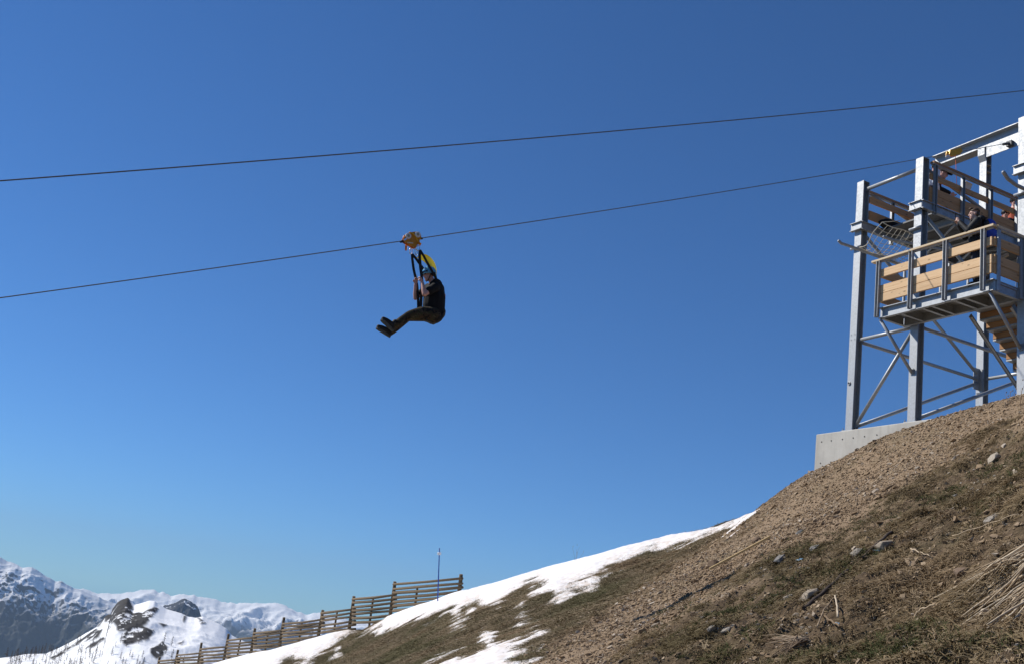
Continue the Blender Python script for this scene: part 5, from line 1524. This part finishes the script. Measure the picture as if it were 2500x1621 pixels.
# heap of dry stalks running down from the right
heap0 = ground_px(*z6(2230, 960))
heap = empty('straw_heap', tuple(heap0))
tag(heap, 'heap of long bleached dry stalks lying down the bank', 'straw')
hr = random.Random(21)
for i in range(125):
    w = hr.random()
    sx_, sy_ = 2369 + hr.uniform(20, 320), 760 + 330 * w + hr.gauss(0, 24)
    ln = hr.uniform(0.45, 1.0)
    ex_, ey_ = 1800 + 290 * w + 480 * (1 - ln) + hr.gauss(0, 90), 1085 + 230 * w + hr.gauss(0, 45) - 180 * (1 - ln)
    if sx_ > 2450: ey_ += 0
    A0, A1 = ground_px(*z6(min(sx_, 2520), sy_)), ground_px(*z6(ex_, ey_))
    h0 = hr.uniform(0.02, 0.13); h1 = hr.uniform(0.0, 0.03); bend = hr.gauss(0, 0.05)
    P = []
    for t_ in np.linspace(0, 1, 6):
        p = A0 * (1 - t_) + A1 * t_
        g = ground_h([p[0]], [p[1]])[0]
        p[2] = max(p[2], g - 0.02) + h0 * (1 - t_) ** 0.8 + h1
        p = p + np.array([hr.gauss(0, 0.006), hr.gauss(0, 0.006), 0]) + np.array([0.3, 1.0, 0.1]) * bend * math.sin(math.pi * t_)
        P.append(p - heap0)
    r_ = hr.choice((0.003, 0.004, 0.005, 0.007, 0.0095))
    MB().tube(P, [r_, r_ * 0.95, r_ * 0.9, r_ * 0.8, r_ * 0.7, r_ * 0.5], 5).build('stalk', M['straw'], heap)
fan0 = ground_px(*z6(620, 1470))
fan = empty('brush_fan', tuple(fan0))
tag(fan, 'small fan of rusty dead brushwood at the foot of the bank', 'brushwood')
for i in range(46):
    A0 = ground_px(*z6(780 + hr.gauss(0, 20), 1400 + hr.gauss(0, 18)))
    an = hr.uniform(-0.35, 1.0); L_ = hr.uniform(120, 320)
    A1 = ground_px(*z6(780 - L_ * math.cos(an), 1400 + L_ * 0.5 * math.sin(an) + hr.gauss(0, 10)))
    P = [A0 * (1 - t_) + A1 * t_ + Z_ * (0.02 + 0.06 * t_ * (1 - t_) + 0.02 * hr.random()) - fan0 for t_ in (0, 0.35, 0.7, 1)]
    MB().tube(P, [0.005, 0.004, 0.003, 0.002], 5).build('twig', M['twig'], fan)

# ------------------------------------------------------------------ gravel and grass: countless, so stuff
protos = bpy.data.collections.new('scatter_shapes')
def proto(name, me): 
    o = bpy.data.objects.new(name, me); protos.objects.link(o); return o
def coll(name, objs):
    c = bpy.data.collections.new(name)
    for o in objs: c.objects.link(o)
    return c
def tuft(name, seed, n, L, spread, lay, mat, wid=0.004):
    """blades combed downhill: local -X is downhill, Z is off the slope"""
    rr = random.Random(seed); mb = MB()
    for i in range(n):
        bx, by = rr.gauss(0, spread), rr.gauss(0, spread)
        l = L * rr.uniform(0.5, 1.15); a = rr.gauss(math.pi, 0.75) if lay else rr.uniform(0, 2 * math.pi)
        el = rr.uniform(0.1, 0.8) if lay else rr.uniform(0.7, 1.4)
        d = np.array([math.cos(a) * math.cos(el), math.sin(a) * math.cos(el), math.sin(el)])
        sd_ = unit([-d[1], d[0], rr.gauss(0, 0.4)]) * wid * rr.uniform(0.6, 1.4)
        p0 = np.array([bx, by, -0.01]); p1 = p0 + d * l * 0.5; d2 = d + np.array([-0.4 if lay else 0.2 * d[0], 0, -0.55]); p2 = p1 + unit(d2) * l * 0.5
        mb.add([p0 - sd_, p0 + sd_, p1 + sd_ * 0.8, p1 - sd_ * 0.8, p2], [(0, 1, 2, 3), (3, 2, 4)], True)
    me = mb.mesh(name); me.materials.append(mat)
    return proto(name, me)
def pebs(mat, k):
    out = []
    for i in range(k):
        me = rock_mesh('pebble_shape', 500 + i, 0.4, (1, 0.75, 0.55), 1); me.materials.append(mat); out.append(proto('pebble_shape', me))
    return out
def scatter(name, P, rot, scl, idx, c, attr_kind='stuff'):
    me = bpy.data.meshes.new(name)
    me.vertices.add(len(P)); me.vertices.foreach_set('co', np.asarray(P, np.float32).ravel())
    a = me.attributes.new('rot', 'FLOAT_VECTOR', 'POINT'); a.data.foreach_set('vector', np.asarray(rot, np.float32).ravel())
    a = me.attributes.new('scl', 'FLOAT_VECTOR', 'POINT'); a.data.foreach_set('vector', np.asarray(scl, np.float32).ravel())
    a = me.attributes.new('pick', 'INT', 'POINT'); a.data.foreach_set('value', np.asarray(idx, np.int32))
    o = bpy.data.objects.new(name, me); col.objects.link(o)
    ng = bpy.data.node_groups.new(name + '_nodes', 'GeometryNodeTree')
    ng.interface.new_socket('Geometry', in_out='INPUT', socket_type='NodeSocketGeometry')
    ng.interface.new_socket('Geometry', in_out='OUTPUT', socket_type='NodeSocketGeometry')
    gi, go = ng.nodes.new('NodeGroupInput'), ng.nodes.new('NodeGroupOutput')
    ci = ng.nodes.new('GeometryNodeCollectionInfo'); ci.inputs['Collection'].default_value = c
    ci.inputs['Separate Children'].default_value = True; ci.inputs['Reset Children'].default_value = True
    ip = ng.nodes.new('GeometryNodeInstanceOnPoints'); ip.inputs['Pick Instance'].default_value = True
    def na(nm, ty):
        n = ng.nodes.new('GeometryNodeInputNamedAttribute'); n.data_type = ty; n.inputs['Name'].default_value = nm
        return [s for s in n.outputs if s.enabled and s.name == 'Attribute'][0]
    ng.links.new(gi.outputs[0], ip.inputs['Points']); ng.links.new(ci.outputs[0], ip.inputs['Instance'])
    ng.links.new(na('pick', 'INT'), ip.inputs['Instance Index'])
    e2r = ng.nodes.new('FunctionNodeEulerToRotation'); ng.links.new(na('rot', 'FLOAT_VECTOR'), e2r.inputs[0])
    ng.links.new(e2r.outputs[0], ip.inputs['Rotation']); ng.links.new(na('scl', 'FLOAT_VECTOR'), ip.inputs['Scale'])
    ng.links.new(ip.outputs[0], go.inputs[0])
    md = o.modifiers.new('scatter', 'NODES'); md.node_group = ng
    tag(o, kind='stuff')
    return o
def slope_frame(x, y, yaw):
    """euler angles that put local Z on the slope's normal and local -X downhill, then turn by yaw"""
    e = 0.15
    zx = (base_h(x + e, y) - base_h(x - e, y)) / (2 * e); zy = (base_h(x, y + e) - base_h(x, y - e)) / (2 * e)
    n = np.stack([-zx, -zy, np.ones_like(zx)], 1); n /= np.linalg.norm(n, axis=1)[:, None]
    up_ = np.stack([zx, zy, zx * zx + zy * zy], 1); up_ /= np.linalg.norm(up_, axis=1)[:, None] + 1e-9     # uphill
    yv = np.cross(n, up_)
    c, s = np.cos(yaw)[:, None], np.sin(yaw)[:, None]
    X = up_ * c + yv * s; Y = np.cross(n, X)
    # matrix columns X,Y,n -> XYZ euler
    ry = -np.arcsin(np.clip(X[:, 2], -1, 1)); rx = np.arctan2(Y[:, 2], n[:, 2]); rz = np.arctan2(X[:, 1], X[:, 0])
    return np.stack([rx, ry, rz], 1), n
def sample_fan(n, r0, r1, a0, a1, pw=1.0):
    # points spread evenly over the ground area of a sector (pw < 1 favours the near part)
    u = rng.random(n); r = (r0 ** (2 * pw) + u * (r1 ** (2 * pw) - r0 ** (2 * pw))) ** (1 / (2 * pw))
    a = np.radians(rng.uniform(a0, a1, n))
    return r * np.sin(a), r * np.cos(a)
def seen(px, py, m=60): return (px > -m) & (px < 2500 + m) & (py > 850) & (py < 1621 + 2 * m)

# gravel
PB = coll('pebbles', pebs(M['pebble'], 7))
x, y = sample_fan(330000, 4.5, 31, -6, 29, 0.75)
z = base_h(x, y); g, fg, px, py, dep = zones(x, y, z)
k_ = seen(px, py) & (rng.random(len(x)) < np.maximum(g * np.clip(0.9 + 0.9 * fbm(x * 0.7, y * 0.7, 4, 83), 0.35, 1), 0.22 * (1 - fg)))
x, y, g, fg = x[k_], y[k_], g[k_], fg[k_]
zz = base_h(x, y) + detail_h(x, y, g, fg)
rot, n = slope_frame(x, y, rng.uniform(-math.pi, math.pi, len(x)))
rot[:, 0] += rng.normal(0, 0.25, len(x)); rot[:, 1] += rng.normal(0, 0.25, len(x))
sz_ = np.clip(np.exp(rng.normal(math.log(0.0130), 0.55, len(x))), 0.005, 0.075)
scatter('gravel_scree', np.stack([x, y, zz], 1) + n * (sz_ * 0.15)[:, None], rot, np.stack([sz_, sz_, sz_], 1), rng.integers(0, 7, len(x)), PB)
n_grav = len(x)

# matted far grass
FGc = coll('far_tufts', [tuft('far_tuft_shape', 40 + i, 44, 0.14, 0.15, True, M['far_grass'], 0.0042) for i in range(8)])
x, y = sample_fan(200000, 11, 75, -16, 13, 0.62)
z = base_h(x, y); g, fg, px, py, dep = zones(x, y, z)
sdm = snow_field(x, y, px, py, dep)
k_ = seen(px, py) & (rng.random(len(x)) < fg * 0.85) & (sdm < 0.05)
x, y, g, fg = x[k_], y[k_], g[k_], fg[k_]
zz = base_h(x, y) + detail_h(x, y, g, fg)
rot, n = slope_frame(x, y, rng.normal(0, 0.6, len(x)))
dd = np.hypot(x, y); sz_ = rng.uniform(0.6, 1.25, len(x)) * np.interp(dd, [12, 60], [0.85, 1.35])
scatter('matted_grass', np.stack([x, y, zz], 1), rot, np.stack([sz_, sz_, sz_ * 0.8], 1), rng.integers(0, 8, len(x)), FGc)
n_far = len(x)

# dry and green grass on the near bank and in streaks over the far slope
DG = coll('dry_tufts', [tuft('dry_tuft_shape', 60 + i, 30, 0.12, 0.045, True, M['dry_grass'], 0.0030) for i in range(5)])
x, y = sample_fan(110000, 3.8, 26, -2, 30, 0.6)
z = base_h(x, y); g, fg, px, py, dep = zones(x, y, z)
cl = fbm(x * 1.4, y * 1.4, 3, 91)
k_ = seen(px, py) & (rng.random(len(x)) < np.clip(1 - g - fg, 0, 1) * np.clip(0.55 + 1.3 * cl, 0.06, 1))
x, y, g, fg = x[k_], y[k_], g[k_], fg[k_]
zz = base_h(x, y) + detail_h(x, y, g, fg)
rot, n = slope_frame(x, y, rng.normal(0, 0.8, len(x)))
sz_ = rng.uniform(0.5, 1.25, len(x))
scatter('dry_grass', np.stack([x, y, zz], 1), rot, np.stack([sz_, sz_, sz_], 1), rng.integers(0, 5, len(x)), DG)
n_dry = len(x)
GG = coll('green_tufts', [tuft('green_tuft_shape', 80 + i, 26, 0.085, 0.035, False, M['green_grass'], 0.0026) for i in range(4)])
x, y = sample_fan(60000, 3.8, 40, -8, 30, 0.6)
z = base_h(x, y); g, fg, px, py, dep = zones(x, y, z)
cl = fbm(x * 0.8 + 7, y * 0.8, 3, 95)
k_ = seen(px, py) & (rng.random(len(x)) < np.clip((cl - 0.16) * 2.6, 0, 1) * (1 - g * 0.97) * (1 - 0.55 * fg))
x, y, g, fg = x[k_], y[k_], g[k_], fg[k_]
zz = base_h(x, y) + detail_h(x, y, g, fg)
rot, n = slope_frame(x, y, rng.uniform(-3, 3, len(x)))
sz_ = rng.uniform(0.6, 1.3, len(x))
scatter('green_grass', np.stack([x, y, zz], 1), rot, np.stack([sz_, sz_, sz_], 1), rng.integers(0, 4, len(x)), GG)
print('scatter', n_grav, n_far, n_dry, len(x))
# thin dry plants by the column foot and on the snow crest
def stem_plant(px_, py_, hgt, n, label, group=None, lean=(0.2, 0)):
    P0 = ground_px(px_, py_) if hgt < 5 else None
    e = empty('dry_plant', tuple(P0)); tag(e, label, 'plant', group)
    rr = random.Random(int(px_))
    for i in range(n):
        d = unit([rr.gauss(lean[0], 0.35), rr.gauss(0, 0.3), 1.0]); h = hgt * rr.uniform(0.5, 1.0)
        MB().tube([(0, 0, -0.05), tuple(d * h * 0.5), tuple(d * h + np.array([rr.gauss(0, 0.1) * h, 0, -0.05 * h]))], [0.004, 0.003, 0.002], 5).build('stem', M['twig'], e)
        MB().ellipsoid(d * h, (0.010, 0.010, 0.016), None, 6, 4).build('seed_head', M['twig'], e)
stem_plant(2460, 992, 0.45, 6, 'dry stalks sprouting on the gravel by the right column foot')
stem_plant(2490, 990, 0.55, 5, 'taller dry stalks in front of the right steel column')
stem_plant(1405, 1378, 0.8, 5, 'thin dead stems poking through the snow crest')

# ------------------------------------------------------------------ bare larches on the knoll
kpx, kpy, kd = projv(KP)
tr_rng = random.Random(5)
def larch_parts(seed):
    rr = random.Random(seed)
    t_ = MB().tube([(0, 0, -0.4), (0.03, 0, 2.4), (0.06, 0.02, 4.4), (0.05, 0, 5.6)], [0.13, 0.10, 0.06, 0.02], 6)
    c_ = MB()
    for i in range(46):
        h = rr.uniform(0.9, 5.4); a = rr.uniform(0, 2 * math.pi); L = (5.9 - h) * rr.uniform(0.16, 0.30) + 0.1
        d = np.array([math.cos(a), math.sin(a), rr.uniform(-0.25, 0.3)])
        c_.tube([(0.03, 0, h), tuple(np.array([0.03, 0, h]) + d * L * 0.6), tuple(np.array([0.03, 0, h - 0.05]) + d * L)], [0.045, 0.035, 0.015], 4)
        for q in range(2):
            b0 = np.array([0.03, 0, h]) + d * L * rr.uniform(0.3, 0.9); c_.tube([tuple(b0), tuple(b0 + np.array([rr.gauss(0, 0.2), rr.gauss(0, 0.2), rr.gauss(0, 0.15)]))], [0.03, 0.012], 4)
    return t_.mesh('trunk'), c_.mesh('crown')
M['larch'] = simple('larch_bark', (0.085, 0.066, 0.05), 0.9, 0, 0.4, 3)
LP = [larch_parts(700 + i) for i in range(4)]
for a, b_ in LP: a.materials.append(M['larch']); b_.materials.append(M['larch'])
cand = np.where((kpx > 3) & (kpx < 450) & (kpy > 1562) & (kpy < 1640) & (kd < 640))[0]
tpts = []
tries = 0
while len(tpts) < 150 and tries < 5000:
    tries += 1
    i = cand[tr_rng.randrange(len(cand))]
    x_, y_ = kpx[i], kpy[i]
    dens = 1.0 if y_ > 1592 or x_ < 130 else 0.35
    if x_ > 250 and y_ < 1598: dens *= 0.5
    if tr_rng.random() > dens: continue
    if any((x_ - a) ** 2 + (y_ - b_) ** 2 < 16 for a, b_, _ in tpts): continue
    tpts.append((x_, y_, i))
for j, (x_, y_, i) in enumerate(tpts):
    e = bpy.data.objects.new('larch_tree', None); e.empty_display_size = 0.2; col.objects.link(e)
    sc_ = tr_rng.uniform(0.55, 1.1) * KP[i] @ fw / 620 * 1.0
    e.location = KP[i]; e.scale = (sc_,) * 3; e.rotation_euler = (0, 0, tr_rng.uniform(0, 6.28))
    if x_ < 118: lab, grp = 'bare larch tree in the thicket along the low tail of the snowy knoll', 'larches along the low tail of the knoll'
    elif y_ < 1597 and x_ < 300: lab, grp = 'bare larch tree higher up, close under the dark outcrop of the knoll', 'larches close under the outcrop'
    elif x_ < 300: lab, grp = 'bare larch tree on the open snow at the foot of the knoll', 'larches at the foot of the knoll'
    else: lab, grp = 'bare larch tree beside the small lower outcrop behind the snow fence', 'larches by the small lower outcrop'
    tag(e, lab, 'tree', grp)
    a, b_ = LP[j % 4]
    for nm, m_ in (('trunk', a), ('crown', b_)):
        o = bpy.data.objects.new(nm, m_); col.objects.link(o); o.parent = e
